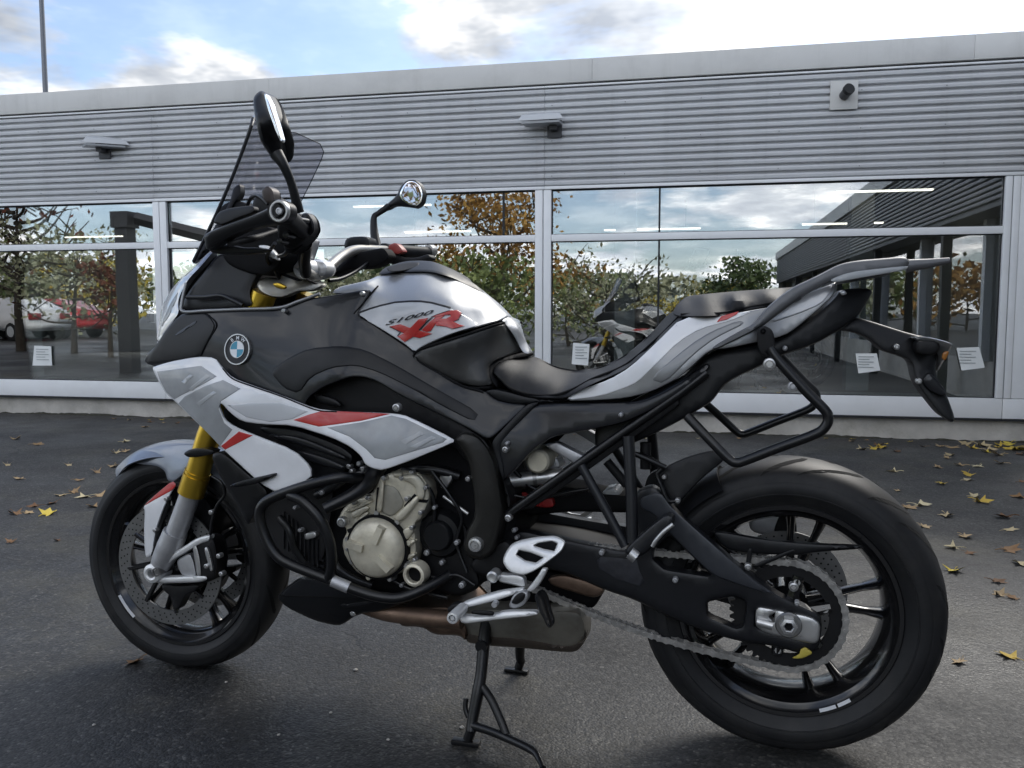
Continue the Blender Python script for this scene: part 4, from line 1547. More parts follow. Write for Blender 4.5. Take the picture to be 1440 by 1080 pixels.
# hose fittings above the gearbox
plate('hose_clamp', C('D', [(790, 240), (830, 232), (845, 262), (815, 308), (792, 300)]), K['alu'], -0.155, th=0.02, R=2, step=5, mirror=False)
tube('linkage_rod', C('D', [(806, 335, -0.16), (905, 405, -0.165)]), 0.0038, K['alu'])
tube('coolant_hose', C('D', [(650, 235, -0.15), (720, 225, -0.16), (800, 235, -0.15), (870, 255, -0.14)]), 0.011, K['tubeb'])
for q in ((430, 215), (470, 205), (485, 225), (440, 235), (680, 240), (905, 265)):
    p = C('D', [q])[0]
    bolt(p[0], p[1], -0.185, 0.006, K['alu'])

spar = plate('frame_spar', C('D', [(845, 112), (880, 78), (940, 92), (985, 140), (1015, 210), (1035, 320), (1048, 395), (1035, 470), (1010, 560), (960, 592), (905, 580), (885, 540), (900, 470), (935, 410), (925, 300), (905, 190), (870, 140)]),
             K['frame'], [(650, 620, -0.215), (690, 700, -0.200), (668, 770, -0.205), (705, 720, -0.19)], th=0.05, R=7, drop=0.016)
bolt(668.5, 766, -0.210, 0.0165, K['alu'], spar, True)
plate('frame_top', [(560, 560), (640, 595), (690, 632), (720, 700), (716, 730), (700, 640), (660, 640), (620, 620), (560, 600)], K['matt'], -0.17, th=0.05, R=5)

# exhaust
for k, (v, dy) in enumerate(((-0.135, 0), (-0.08, -4), (-0.02, -8), (0.04, -12))):
    tube('exhaust_header', [(500 + 14 * k, 846 - 3 * k + dy, v + 0.02), (540, 860 + dy, v + 0.01), (580, 866 + dy, v), (650, 872 + dy * 0.8, v)], 0.021, K['pipe'])
plate('exhaust_collector', C('J', [(0, 60), (170, 60), (330, 50), (440, 170), (430, 280), (390, 240), (230, 238), (150, 185), (0, 185)]), K['pipe'], -0.125, th=0.2, R=7, drop=0.02, mirror=False)
mf = plate('muffler', C('J', [(330, 130), (560, 60), (860, 80), (1120, 80), (1170, 110), (1194, 180), (1190, 270), (1140, 338), (1080, 350), (760, 318), (520, 304), (430, 280), (400, 190)]), K['muff'], [(640, 880, -0.115), (700, 885, -0.13), (760, 880, -0.135), (815, 890, -0.12)], th=0.07, R=10, drop=0.02, mirror=False)
plate('exhaust_dark_plate', [(690, 800), (780, 802), (850, 828), (835, 858), (780, 862), (690, 862)], K['deep'], -0.055, th=0.12, R=4, mirror=False)  # added black plate, darkens the space behind the muffler
plate('muffler_lip', C('J', [(430, 285), (520, 300), (760, 318), (1080, 350), (1140, 336), (1186, 270), (1194, 210), (1180, 260), (1130, 300), (1060, 310), (760, 255), (520, 245), (430, 225)]), pbr('muffler_dark', (0.12, 0.10, 0.085), 0.5, 0.6, 0.2, 12), [(640, 880, -0.115), (700, 885, -0.13), (760, 880, -0.135), (815, 890, -0.12)], th=0.02, R=4, drop=0.006, off=-0.004, mirror=False, parent=mf)
plate('heat_shield', C('F', [(480, 662), (540, 648), (600, 662), (700, 690), (712, 715), (690, 735), (660, 740), (600, 722), (500, 692)]), K['pipe'], -0.10, th=0.02, R=4, mirror=False)

# belly pan
plate('belly_pan', C('D', [(140, 738), (175, 700), (230, 660), (330, 670), (400, 690), (520, 742), (640, 748), (765, 690), (800, 680), (700, 740), (560, 795), (470, 802), (400, 850), (365, 850), (290, 832), (180, 780)]),
      K['black'], [(390, 838, -0.12), (470, 850, -0.165), (440, 820, -0.17), (600, 830, -0.175), (470, 875, -0.135)], th=0.03, R=4, drop=0.008, sm=1)
plate('belly_facet', C('D', [(146, 735), (185, 700), (240, 664), (330, 676), (410, 706), (505, 740), (420, 742), (300, 738)]), K['panel'], [(390, 838, -0.12), (470, 850, -0.165), (440, 820, -0.17), (600, 830, -0.175), (470, 875, -0.135)], th=0.006, R=2, off=-0.006, sm=0)
plate('belly_core', [(400, 835), (470, 830), (560, 835), (520, 860), (468, 876), (430, 868)], K['deep'], -0.11, th=0.22, R=4, mirror=False)
plate('belly_step', C('D', [(380, 765), (470, 745), (560, 752), (500, 775), (410, 782)]), K['panel'], -0.168, th=0.01, R=3, mirror=False)
bolt(497, 862, -0.15, 0.007, K['alu'])

# crash bars
crash = tube('crash_bar', C('D', [(530, 265, -0.17), (450, 262, -0.235), (380, 262, -0.262), (250, 295, -0.275), (130, 338, -0.275), (82, 372, -0.275), (72, 420, -0.275), (92, 490, -0.275), (130, 560, -0.275), (190, 605, -0.272), (350, 668, -0.262), (470, 715, -0.25), (560, 738, -0.24), (640, 738, -0.23), (740, 700, -0.205), (830, 650, -0.16)]), 0.0118, K['tubeb'], mirror=True, sub=5)
tube('crash_bar_upright', C('D', [(190, 330, -0.276), (240, 352, -0.282), (300, 410, -0.283), (335, 470, -0.28), (356, 540, -0.276), (358, 620, -0.270), (345, 668, -0.262)]), 0.0115, K['tubeb'], mirror=True, sub=5)
tube('crash_bar_arm', C('D', [(545, 215, -0.165), (510, 270, -0.20), (450, 325, -0.235), (330, 385, -0.272)]), [0.021, 0.021, 0.016, 0.0125], K['tubeb'], mirror=True, sub=5)
tube('bar_sleeve', C('D', [(362, 672, -0.262), (428, 700, -0.255)]), 0.0135, K['grey_cast'], mirror=True)
K['ghost'] = pbr('ghost_decal', (0.39, 0.405, 0.415), 0.3, 0, 0.1, 11, coat=0.5)
# =============================== bodywork
# --- white side fairing with its decals
SF = C('B', [(105, 408), (180, 385), (290, 365), (368, 366), (400, 415), (440, 455), (520, 485), (650, 530), (790, 585), (880, 595), (1010, 600), (1130, 605), (1180, 617), (1374, 713), (1372, 728), (1200, 800), (1075, 845), (1030, 836), (1000, 818), (985, 785), (940, 745), (860, 705), (700, 655), (560, 650), (480, 638), (430, 600), (398, 563), (383, 568), (405, 628), (450, 660), (520, 690), (700, 760), (772, 830), (774, 880), (630, 940), (560, 900), (400, 755), (340, 690), (200, 555), (160, 520), (130, 470), (105, 420)])
SFV = field(C('B', [(105, 410, -0.135), (370, 370, -0.178), (250, 450, -0.175), (200, 555, -0.16), (400, 560, -0.212), (520, 690, -0.222), (775, 850, -0.24), (630, 940, -0.238), (400, 755, -0.19), (340, 690, -0.185), (560, 800, -0.228), (700, 560, -0.228), (1000, 620, -0.245), (1374, 715, -0.238), (1075, 845, -0.275), (900, 720, -0.262), (480, 620, -0.222), (1180, 720, -0.268)]))
sf = plate('side_fairing', SF, K['white'], SFV, th=0.007, R=2.6, drop=0.0035, step=8, sm=1)
dec = [('grey', [(122, 428), (308, 403), (374, 448), (300, 490), (228, 526), (195, 545), (160, 512), (137, 470)]),
       ('grey', [(400, 463), (474, 500), (392, 552), (382, 585), (406, 645), (440, 672), (388, 742), (340, 690), (213, 562), (240, 530), (320, 490)]),
       ('red', [(468, 680), (526, 697), (410, 757), (392, 742)]),
       ('red', [(822, 593), (960, 598), (1105, 606), (985, 635), (805, 660), (696, 632), (765, 608)]),
       ('grey', [(1112, 613), (1172, 627), (1345, 712), (1330, 726), (1085, 800), (1040, 792), (1005, 755), (935, 702), (840, 664), (990, 640)]),
       ('lightgrey', [(640, 560), (760, 596), (690, 628), (600, 640), (500, 620), (420, 570), (520, 560)])]
for m, q in dec:
    plate('decal', C('B', q), K[m], SFV, th=0.0028, R=1.2, off=-0.0012, drop=0.0008, step=8, sm=0, mirror=True, parent=sf)
# ghosted lettering strokes in the grey decals
for q in ([(225, 470), (260, 440), (275, 445), (240, 480)], [(255, 500), (330, 440), (345, 448), (270, 508)], [(1150, 720), (1230, 680), (1250, 690), (1170, 735)], [(1190, 745), (1280, 700), (1300, 708), (1215, 755)], [(290, 560), (360, 510), (372, 518), (300, 575)]):
    plate('decal_stroke', C('B', q), K['ghost'], SFV, th=0.002, R=0.8, off=-0.0022, drop=0.0004, step=8, sm=0, mirror=False, parent=sf)
bolt(558, 573, -0.245, 0.009, K['alu'], None, True)

# --- dark upper fairing that sweeps back under the tank
UF = [(203, 510), (206, 498), (217, 489), (235, 470), (251, 446), (257, 441), (290, 439), (340, 437), (393, 435), (433, 420), (470, 415), (513, 407), (521, 410), (502, 440), (507, 443), (545, 468), (583, 493), (590, 507), (623, 527), (653, 543), (680, 549), (697, 563), (720, 568), (744, 568), (720, 590), (692, 616), (683, 617), (667, 607), (640, 593), (600, 574), (563, 556), (530, 536), (510, 530), (493, 530), (475, 536), (453, 545), (432, 560), (425, 585), (380, 580), (320, 555), (270, 530), (225, 518)]
UFV = field([(203, 510, -0.105), (258, 440, -0.135), (225, 500, -0.128), (335, 490, -0.186), (300, 470, -0.172), (393, 434, -0.165), (440, 470, -0.195), (513, 408, -0.17), (500, 445, -0.185), (583, 493, -0.172), (480, 530, -0.232), (600, 550, -0.205), (540, 500, -0.192), (690, 612, -0.195), (744, 568, -0.155), (425, 560, -0.222), (300, 520, -0.176), (410, 520, -0.208), (660, 560, -0.178)])
uf = plate('upper_fairing', UF, K['panel'], UFV, th=0.007, R=2.8, drop=0.0035, step=9, sm=1)
# character line: the lower half is a slightly sunk, matter band
plate('fairing_shoulder', C('B', [(600, 430), (660, 380), (760, 330), (900, 318), (1000, 335), (1130, 400), (1300, 500), (1480, 600), (1460, 640), (1330, 575), (1200, 500), (1060, 430), (960, 400), (860, 410), (770, 450), (720, 520), (660, 500)]), K['black'], UFV, th=0.006, R=3, off=-0.0032, drop=0.0026, parent=uf, sm=1)
plate('nose_panel', C('W', [(130, 850), (230, 700), (335, 590), (560, 575), (600, 600), (660, 690), (560, 870), (520, 960), (420, 985), (110, 1030), (40, 1020), (60, 950)]), K['black'], UFV, th=0.004, R=4, off=-0.0035, drop=0.003, parent=uf)
plate('fairing_crease', C('W', [(250, 790), (440, 660), (500, 630), (480, 670), (330, 770)]), K['panel'], UFV, th=0.004, R=2.5, off=-0.0055, parent=uf, mirror=False)
for q in ((1270, 555), ):
    p = C('W', [q])[0]
    bolt(p[0], p[1], -0.176, 0.0055, K['alu'], uf, True)
bolt(510, 413, -0.176, 0.0055, K['alu'], uf, True)
# bright rolled edge along the top of the fairing
rim = tube('fairing_rim', [(262, 398, -0.118), (256, 425, -0.128), (258, 438, -0.137), (290, 437, -0.152), (340, 435, -0.162), (392, 433, -0.167), (420, 424, -0.169), (450, 413, -0.168)], 0.0042, K['silver2'], mirror=True, seg=8)
# inner panel below the sweep
plate('inner_panel', [(425, 555), (470, 532), (520, 526), (570, 553), (640, 590), (690, 622), (690, 660), (655, 650), (630, 612), (560, 585), (450, 585)], K['matt'], -0.186, th=0.02, R=5)
plate('inner_fin', C('B', [(780, 515), (880, 545), (910, 580), (800, 560)]), K['black'], -0.205, th=0.01, R=3)
plate('duct_blades', C('B', [(520, 655), (700, 665), (900, 740), (960, 790), (900, 870), (780, 880), (770, 820), (700, 755)]), K['black'], -0.19, th=0.02, R=4)
for q in ([(560, 690), (720, 700), (930, 790), (920, 805), (740, 740)], [(700, 755), (830, 790), (920, 830), (900, 845), (770, 810)]):
    plate('duct_blade', C('B', q), K['panel'], -0.205, th=0.012, R=2.5, step=7)
# black lower blades beside the radiator
plate('winglet', C('I', [(672, 232), (720, 212), (820, 190), (885, 174), (880, 190), (800, 222), (700, 242)]), K['black'], -0.245, th=0.02, R=2.5)
plate('radiator_shroud', C('I', [(590, 95), (640, 75), (760, 180), (860, 262), (800, 330), (760, 420), (720, 330), (640, 200)]), K['black'], -0.18, th=0.05, R=4)
plate('front_reflector_wing', C('I', [(468, 88), (500, 68), (560, 62), (610, 74), (600, 92), (540, 104), (490, 106)]), K['black'], -0.15, th=0.03, R=3)

# --- headlight edge and nose
hl = plate('headlight', C('W', [(125, 830), (150, 680), (170, 520), (260, 360), (330, 280), (480, 150), (590, 20), (640, 30), (520, 170), (420, 270), (350, 400), (325, 480), (335, 570), (290, 640), (160, 840)]), K['lens'], [(225, 480, -0.06), (245, 440, -0.10), (262, 395, -0.105), (295, 355, -0.10), (235, 420, -0.05)], th=0.03, R=4, drop=0.012)
plate('headlight_shade', C('W', [(190, 620), (260, 470), (330, 370), (300, 470), (240, 600), (165, 720)]), K['silver2'], [(225, 480, -0.06), (245, 440, -0.10), (262, 395, -0.105), (295, 355, -0.10), (235, 420, -0.05)], th=0.004, R=2, off=-0.003, parent=hl, mirror=False)
plate('nose_core', [(208, 505), (232, 470), (256, 440), (262, 402), (296, 362), (330, 352), (360, 360), (360, 440), (320, 500), (250, 515)], K['deep'], -0.085, th=0.17, R=5, mirror=False, step=16)
plate('cockpit_side', C('W', [(350, 550), (365, 470), (450, 330), (560, 200), (640, 90), (700, 40), (860, 60), (1000, 30), (1060, 60), (1100, 150), (1000, 280), (960, 400), (1000, 520), (700, 540)]), K['black'], [(260, 430, -0.118), (300, 370, -0.115), (360, 360, -0.12), (350, 430, -0.14)], th=0.02, R=4)
tube('cockpit_trim', C('W', [(400, 432, -0.14), (560, 432, -0.142), (705, 418, -0.145), (800, 455, -0.148), (900, 505, -0.15)]), 0.0055, K['panel'], mirror=True)

# --- tank
TKV = field(C('T', [(0, 640, -0.15), (170, 610, -0.135), (240, 575, -0.085), (400, 562, -0.075), (560, 558, -0.07), (700, 600, -0.06), (860, 682, -0.035), (910, 692, -0.012), (1000, 780, -0.012), (1058, 832, -0.012), (80, 815, -0.182), (250, 760, -0.168), (250, 680, -0.145), (460, 740, -0.165), (500, 640, -0.125), (700, 780, -0.15), (700, 690, -0.115), (860, 850, -0.115), (900, 780, -0.08), (1000, 850, -0.06), (600, 950, -0.175), (460, 1055, -0.178), (300, 920, -0.18), (860, 900, -0.14)]))
tk = plate('fuel_tank', C('T', [(-60, 690), (-40, 660), (0, 642), (100, 620), (180, 600), (232, 575), (300, 563), (400, 556), (560, 552), (700, 588), (800, 640), (880, 676), (912, 690), (1000, 778), (1060, 832), (1012, 858), (860, 900), (700, 945), (500, 1035), (466, 1064), (400, 1005), (250, 912), (80, 818), (140, 745), (205, 668), (60, 690)]), K['silver'], TKV, th=0.02, R=5, drop=0.006, step=8, sm=1, vmax=0.0)
td = plate('tank_decal', C('T', [(95, 820), (180, 788), (250, 767), (340, 747), (430, 741), (500, 741), (570, 750), (690, 782), (800, 838), (878, 884), (700, 938), (560, 995), (500, 1028), (462, 1055), (400, 1003), (250, 908)]), K['lightgrey'], TKV, th=0.003, R=1.5, off=-0.0012, drop=0.0008, step=8, sm=1, mirror=True)
# dark pinstripe above the pale decal
plate('tank_pinstripe', C('T', [(78, 814), (180, 778), (250, 757), (340, 737), (430, 730), (500, 730), (572, 739), (692, 771), (690, 783), (570, 751), (500, 742), (430, 742), (340, 748), (250, 768), (180, 789), (95, 822)]), K['gum'], TKV, th=0.003, R=0.8, off=-0.0018, drop=0.0004, step=7, sm=0)
plate('tank_spine', C('T', [(232, 572), (255, 540), (285, 518), (400, 482), (500, 478), (592, 486), (700, 540), (800, 600), (862, 640), (905, 692), (880, 678), (800, 636), (700, 584), (560, 548), (400, 552), (300, 562)]), K['black'],
      C('T', [(232, 572, -0.088), (400, 482, -0.0), (592, 486, -0.0), (862, 640, -0.0), (905, 692, -0.012), (700, 584, -0.066), (560, 548, -0.076), (400, 552, -0.08), (450, 515, -0.045), (720, 570, -0.03), (800, 630, -0.03)]), th=0.02, R=4, drop=0.005, step=7, vmax=0.0)
plate('filler_cap', C('T', [(280, 522), (400, 492), (500, 488), (480, 520), (390, 545), (300, 550)]), K['matt'], C('T', [(280, 522, -0.07), (400, 482, -0.015), (592, 486, -0.01), (400, 552, -0.085)]), th=0.006, R=2.5, off=-0.004, step=7, vmax=0.0)
KNV = field(C('E', [(310, 500, -0.182), (480, 440, -0.178), (680, 378, -0.085), (700, 388, -0.06), (770, 492, -0.012), (640, 540, -0.13), (640, 630, -0.15), (480, 620, -0.168), (560, 500, -0.155), (730, 460, -0.035)]))
plate('knee_panel', C('E', [(303, 512), (325, 492), (345, 482), (480, 440), (580, 408), (680, 376), (692, 384), (705, 402), (742, 470), (770, 492), (700, 515), (648, 532), (622, 555), (626, 595), (645, 632), (600, 642), (550, 640), (480, 622), (400, 580), (325, 535)]), K['knee'], KNV, th=0.02, R=5, drop=0.008, step=8, vmax=0.0)
plate('tank_tail_trim', C('T', [(1012, 858), (1058, 834), (1085, 850), (1115, 890), (1160, 970), (1200, 1062), (1180, 1075), (1145, 1062), (1095, 960), (1040, 885)]), K['silver'], C('T', [(1012, 858, -0.075), (1060, 834, -0.008), (1115, 890, -0.008), (1200, 1062, -0.008), (1145, 1062, -0.03), (1095, 960, -0.035), (1040, 885, -0.06)]), th=0.012, R=3, step=7, off=-0.004, vmax=0.0)
plate('tank_core', [(470, 420), (540, 395), (620, 392), (680, 430), (715, 460), (730, 500), (690, 540), (600, 500), (520, 450)], K['deep'], -0.03, th=0.06, R=4, mirror=False, step=16)
plate('knee_seam', C('E', [(298, 500), (335, 472), (480, 430), (680, 366), (690, 372), (682, 379), (480, 443), (342, 485), (325, 494), (305, 513), (325, 537), (480, 625), (550, 643), (642, 636), (640, 652), (540, 658), (470, 638), (310, 545)]), K['deep'], KNV, th=0.012, R=1.5, off=0.004, step=8, sm=1)

# --- seat
STV = field(C('E', [(640, 560, -0.13), (690, 530, -0.095), (780, 515, -0.012), (830, 520, -0.0), (900, 558, -0.0), (1000, 575, -0.0), (1100, 560, -0.0), (1200, 510, -0.0), (1300, 425, -0.0), (1385, 330, -0.0), (665, 600, -0.145), (700, 650, -0.155), (800, 688, -0.165), (930, 690, -0.168), (1060, 620, -0.165), (1200, 565, -0.16), (1340, 450, -0.155), (1430, 360, -0.15), (800, 600, -0.115), (900, 630, -0.12), (1000, 625, -0.115), (1150, 570, -0.105), (1300, 470, -0.09), (720, 590, -0.122), (1250, 490, -0.07), (1350, 395, -0.06), (1380, 360, -0.05)]))
st = plate('rider_seat', C('E', [(640, 585), (645, 556), (690, 528), (780, 512), (830, 518), (900, 556), (1000, 574), (1100, 558), (1200, 508), (1300, 424), (1385, 328), (1420, 318), (1448, 352), (1340, 455), (1200, 570), (1060, 628), (1000, 662), (945, 692), (860, 692), (800, 688), (715, 660), (670, 615)]), K['seat'], STV, th=0.05, R=5, drop=0.009, step=8, vmax=0.0)
plate('seat_nose_gap', C('E', [(618, 560), (640, 535), (780, 490), (805, 500), (790, 514), (690, 530), (645, 560), (640, 590), (668, 618), (660, 650), (640, 630), (620, 590)]), K['deep'], C('E', [(618, 560, -0.135), (780, 490, -0.02), (805, 505, -0.01), (645, 620, -0.148), (690, 530, -0.09)]), th=0.03, R=3, vmax=0.0)
plate('seat_skirt', C('E', [(600, 662), (640, 650), (700, 662), (800, 690), (945, 696), (940, 706), (790, 716), (720, 716), (650, 700)]), K['black'], -0.158, th=0.03, R=3)
PSV = field(C('G', [(180, 340, -0.11), (210, 290, -0.05), (250, 262, -0.0), (420, 246, -0.0), (640, 232, -0.0), (700, 228, -0.0), (560, 305, -0.128), (440, 330, -0.135), (215, 345, -0.14), (400, 290, -0.118), (560, 270, -0.112), (280, 310, -0.12), (640, 280, -0.12), (420, 262, -0.085), (300, 275, -0.08), (560, 250, -0.085), (660, 246, -0.08)]))
plate('passenger_seat', C('G', [(178, 338), (195, 305), (225, 275), (252, 264), (420, 248), (640, 233), (720, 226), (740, 240), (660, 292), (540, 312), (440, 332), (360, 348), (215, 350)]), K['seat'], PSV, th=0.05, R=5, drop=0.010, step=8, vmax=0.0)
plate('seat_core', [(720, 545), (790, 550), (880, 525), (950, 455), (1070, 435), (1140, 420), (1140, 445), (1000, 480), (900, 555), (800, 565)], K['deep'], -0.09, th=0.18, R=4, mirror=False, step=16)

# --- tail
TLV = field([(795, 564, -0.163), (860, 535, -0.168), (960, 447, -0.152), (1075, 432, -0.142), (1175, 398, -0.118), (1169, 418, -0.13), (1100, 470, -0.145), (999, 491, -0.172), (952, 533, -0.182), (880, 558, -0.178), (920, 510, -0.182), (1050, 460, -0.16)])
tl = plate('tail_panel', [(793, 564), (813, 549), (857, 534), (887, 516), (925, 480), (958, 447), (1008, 445), (1075, 433), (1104, 429), (1140, 415), (1169, 399), (1178, 396), (1172, 416), (1147, 439), (1111, 468), (1093, 475), (1060, 482), (1024, 490), (999, 492), (970, 518), (952, 533), (916, 551), (880, 560), (840, 563)], K['silver2'], TLV, th=0.007, R=2.6, drop=0.0035, step=8, sm=1)
plate('tail_stripe', [(795, 563), (813, 549), (857, 534), (887, 516), (925, 480), (958, 447), (1008, 445), (1062, 436), (1030, 450), (985, 462), (955, 480), (920, 515), (897, 537), (880, 545), (845, 557)], K['white'], TLV, th=0.003, R=1.5, off=-0.0014, drop=0.001, parent=tl, sm=1)
plate('tail_flash', C('G', [(354, 368), (372, 345), (440, 326), (432, 338), (395, 358)]), K['red'], TLV, th=0.002, R=0.8, off=-0.0034, drop=0.0006, parent=tl, sm=0, step=6)
plate('tail_gloss', C('Y', [(220, 660), (300, 600), (440, 490), (590, 430), (720, 385), (715, 440), (640, 540), (450, 620), (240, 690)]), K['silver'], TLV, th=0.003, R=2.0, off=-0.0016, drop=0.001, parent=tl, sm=1)
plate('tail_crease_shade', C('G', [(90, 590), (250, 455), (330, 405), (440, 360), (470, 372), (350, 430), (270, 490), (150, 610)]), pbr('tail_shadow_grey', (0.2, 0.205, 0.21), 0.38, 0.5, coat=0.4), TLV, th=0.003, R=2.5, off=-0.0012, drop=0.0016, parent=tl, sm=1)  # crease shade put into a darker grey strip

# black side cover below the seat
plate('side_cover', C('E', [(632, 872), (700, 805), (790, 722), (850, 712), (1000, 710), (1250, 706), (1340, 668), (1440, 612), (1540, 540), (1560, 560), (1440, 660), (1300, 745), (1180, 800), (1000, 832), (890, 852), (822, 900), (760, 962), (684, 1042), (672, 1000), (650, 920)]), K['panel'], [(690, 620, -0.19), (745, 570, -0.165), (900, 565, -0.172), (1000, 515, -0.16), (700, 670, -0.192), (820, 600, -0.178)], th=0.02, R=5, drop=0.008)
plate('side_cover_edge', C('E', [(632, 872), (700, 800), (780, 715), (840, 705), (820, 722), (720, 822), (665, 890), (690, 1000), (684, 1042), (668, 1000), (645, 920)]), K['black'], [(690, 620, -0.19), (745, 570, -0.165), (700, 670, -0.192)], th=0.006, R=2, off=-0.005, mirror=True)
bolt(711, 632, -0.196, 0.007, K['alu'], None, True)
# under-tail box and rails
plate('under_tail', C('G', [(250, 555), (330, 482), (500, 458), (600, 432), (740, 338), (812, 272), (832, 242), (900, 236), (966, 240), (940, 290), (906, 346), (830, 402), (720, 462), (610, 496), (540, 532), (390, 602), (335, 680), (290, 706), (230, 742), (120, 800), (0, 852), (-120, 880), (-120, 760), (0, 690), (100, 648), (200, 598)]), K['black'], [(840, 600, -0.12), (950, 560, -0.135), (1080, 490, -0.12), (1180, 420, -0.085), (1220, 410, -0.06)], th=0.12, R=5, drop=0.01, mirror=True, vmax=0.0)
plate('tail_lamp', C('Y', [(770, 440), (820, 430), (840, 462), (800, 478)]), K['lens'], -0.092, th=0.01, R=1.5, step=5)
tube('subframe_rail', C('F', [(322, 408, -0.165), (560, 240, -0.165), (800, 70, -0.163), (1010, -75, -0.158), (1120, -160, -0.15)]), 0.0095, K['tubeb'], mirror=True, smooth=False)
plate('subframe_web', C('F', [(330, 398), (560, 235), (800, 62), (1010, -80), (1010, -30), (850, 85), (640, 235), (420, 385)]), K['matt'], -0.158, th=0.02, R=2.5, sm=0)
plate('subframe_strut', C('F', [(470, 130), (520, 120), (640, 180), (600, 210)]), K['grey_cast'], -0.145, th=0.03, R=2.5, sm=0)
bolt(715, 728, -0.178, 0.008, K['alu'], None, True)
bolt(884, 618, -0.176, 0.006, K['black'], None, True)

# number plate bracket
pb = plate('plate_bracket', C('G', [(812, 396), (890, 346), (960, 366), (1110, 414), (1200, 432), (1215, 470), (1205, 560), (1215, 600), (1245, 640), (1283, 742), (1270, 762), (1226, 734), (1160, 650), (1128, 600), (1112, 520), (1060, 500), (1000, 482), (950, 436), (900, 412)]), K['black'], [(1180, 450, -0.045), (1270, 480, -0.035), (1330, 590, -0.055)], th=0.08, R=4, drop=0.008, mirror=False)
plate('plate_flap', C('G', [(1150, 600), (1180, 560), (1215, 595), (1250, 640), (1240, 660), (1190, 640)]), K['panel'], -0.062, th=0.02, R=3, mirror=False, parent=pb)
ind = plate('indicator', C('G', [(1100, 425), (1180, 425), (1275, 450), (1262, 480), (1215, 560), (1200, 575), (1222, 490), (1150, 450)]), K['lens'], [(1300, 480, -0.07), (1340, 485, -0.10)], th=0.03, R=3, mirror=False)
plate('indicator_amber', C('G', [(1235, 485), (1262, 480), (1245, 520), (1230, 510)]), K['amber'], -0.095, th=0.006, R=1.5, step=5, mirror=False, parent=ind)
plate('indicator_body', C('G', [(1130, 440), (1215, 440), (1228, 470), (1200, 500), (1130, 490)]), K['matt'], -0.09, th=0.05, R=4, mirror=False)
bolt(1261, 488, -0.06, 0.006, K['alu'], pb)
bolt(1292, 536, -0.068, 0.006, K['alu'], pb)

# grab rail and rack
GRV = field(C('G', [(335, 470, -0.19), (520, 375, -0.185), (640, 250, -0.172), (830, 160, -0.15), (1100, 135, -0.135), (860, 205, -0.15)]))
gr = plate('grab_rail', C('G', [(334, 466), (440, 404), (500, 374), (545, 312), (640, 236), (740, 190), (830, 142), (900, 128), (1000, 120), (1085, 112), (1106, 130), (1096, 160), (980, 180), (900, 198), (858, 206), (800, 208), (690, 268), (600, 332), (532, 386), (450, 426), (346, 478)]), K['rail'], GRV, th=0.022, R=5, drop=0.011, step=7)
plate('rack_plate', C('G', [(830, 150), (900, 132), (1085, 118), (1095, 140), (980, 160), (870, 170)]), K['rail'], -0.13, th=0.26, R=3, mirror=False)
plate('rail_underside', C('Y', [(700, 350), (860, 290), (1080, 265), (1320, 240), (1300, 275), (1100, 310), (900, 345), (740, 375)]), K['grey'], GRV, th=0.01, R=2, off=-0.002, drop=0.002, parent=gr)
tube('rack_reflection_bar', C('G', [(1090, 150, 0.05), (1180, 140, 0.05), (1262, 128, 0.05)]), [0.014, 0.010, 0.006], K['rail'], smooth=False)  # added bar, stands in for a dim reflection beyond the rail
# pannier hoop
clamp = plate('hoop_clamp', C('G', [(512, 400), (535, 380), (575, 400), (585, 480), (560, 505), (528, 500), (512, 460)]), K['matt'], -0.198, th=0.03, R=3)
bolt(1073, 465, -0.202, 0.006, K['deep'], clamp)
bolt(1082, 512, -0.205, 0.0125, K['alu'], clamp, False)
bolt(1115, 543, -0.205, 0.010, K['grey_cast'], clamp, False)
tube('pannier_hoop', C('G', [(560, 470, -0.200), (600, 525, -0.203), (700, 635, -0.206), (770, 705, -0.207), (787, 735, -0.207), (780, 770, -0.207), (740, 803, -0.207), (600, 855, -0.206), (470, 905, -0.205), (432, 915, -0.205), (400, 900, -0.204), (330, 830, -0.198), (240, 735, -0.175)]), 0.0098, K['tubeb'], mirror=True, sub=5)

# =============================== cockpit, bars, mirrors
# smoked windscreen: a bent sheet, edges swept back
nb, nh = 20, 18
lo_l, hi_l = Vector(P(272, 368, -0.150)), Vector(P(363, 152, -0.170))
wv, wf = [], []
for i in range(nh + 1):
    s = i / nh
    base = lo_l.lerp(hi_l, s)
    w = 0.150 + 0.022 * s
    bul = 0.085 * (w / 0.17) ** 2
    if s > 0.86:
        q = (s - 0.86) / 0.14
        w *= 1 - 0.45 * (1 - math.sqrt(max(0.0, 1 - q ** 2)))
    for j in range(nb + 1):
        t = -1 + 2 * j / nb
        kx = bul * (abs(t) ** 2.2) * (w / (0.150 + 0.022 * s)) ** 2
        wv.append((base.x - bul + kx + 0.010 * math.sin(s * 3.1), t * w, base.z))
for i in range(nh):
    for j in range(nb):
        a = i * (nb + 1) + j
        wf.append((a, a + 1, a + nb + 2, a + nb + 1))
ws = mesh('windscreen', wv, wf, K['screen'], bike, True, 80)
md = ws.modifiers.new('thick', 'SOLIDIFY')
md.thickness = 0.004
edge = [wv[i * (nb + 1)] for i in range(nh + 1)] + [wv[nh * (nb + 1) + j] for j in range(1, nb + 1)] + [wv[i * (nb + 1) + nb] for i in range(nh - 1, -1, -1)]
ne = len(edge)
vs, fs = tube_geo(edge, [0.0042 if i <= nh else 0.0042 - 0.003 * min(1, (i - nh) / 6) for i in range(ne)], 8)
mesh('screen_edge', vs, fs, pbr('screen_edge', (0.02, 0.021, 0.025), 0.25), ws, True)
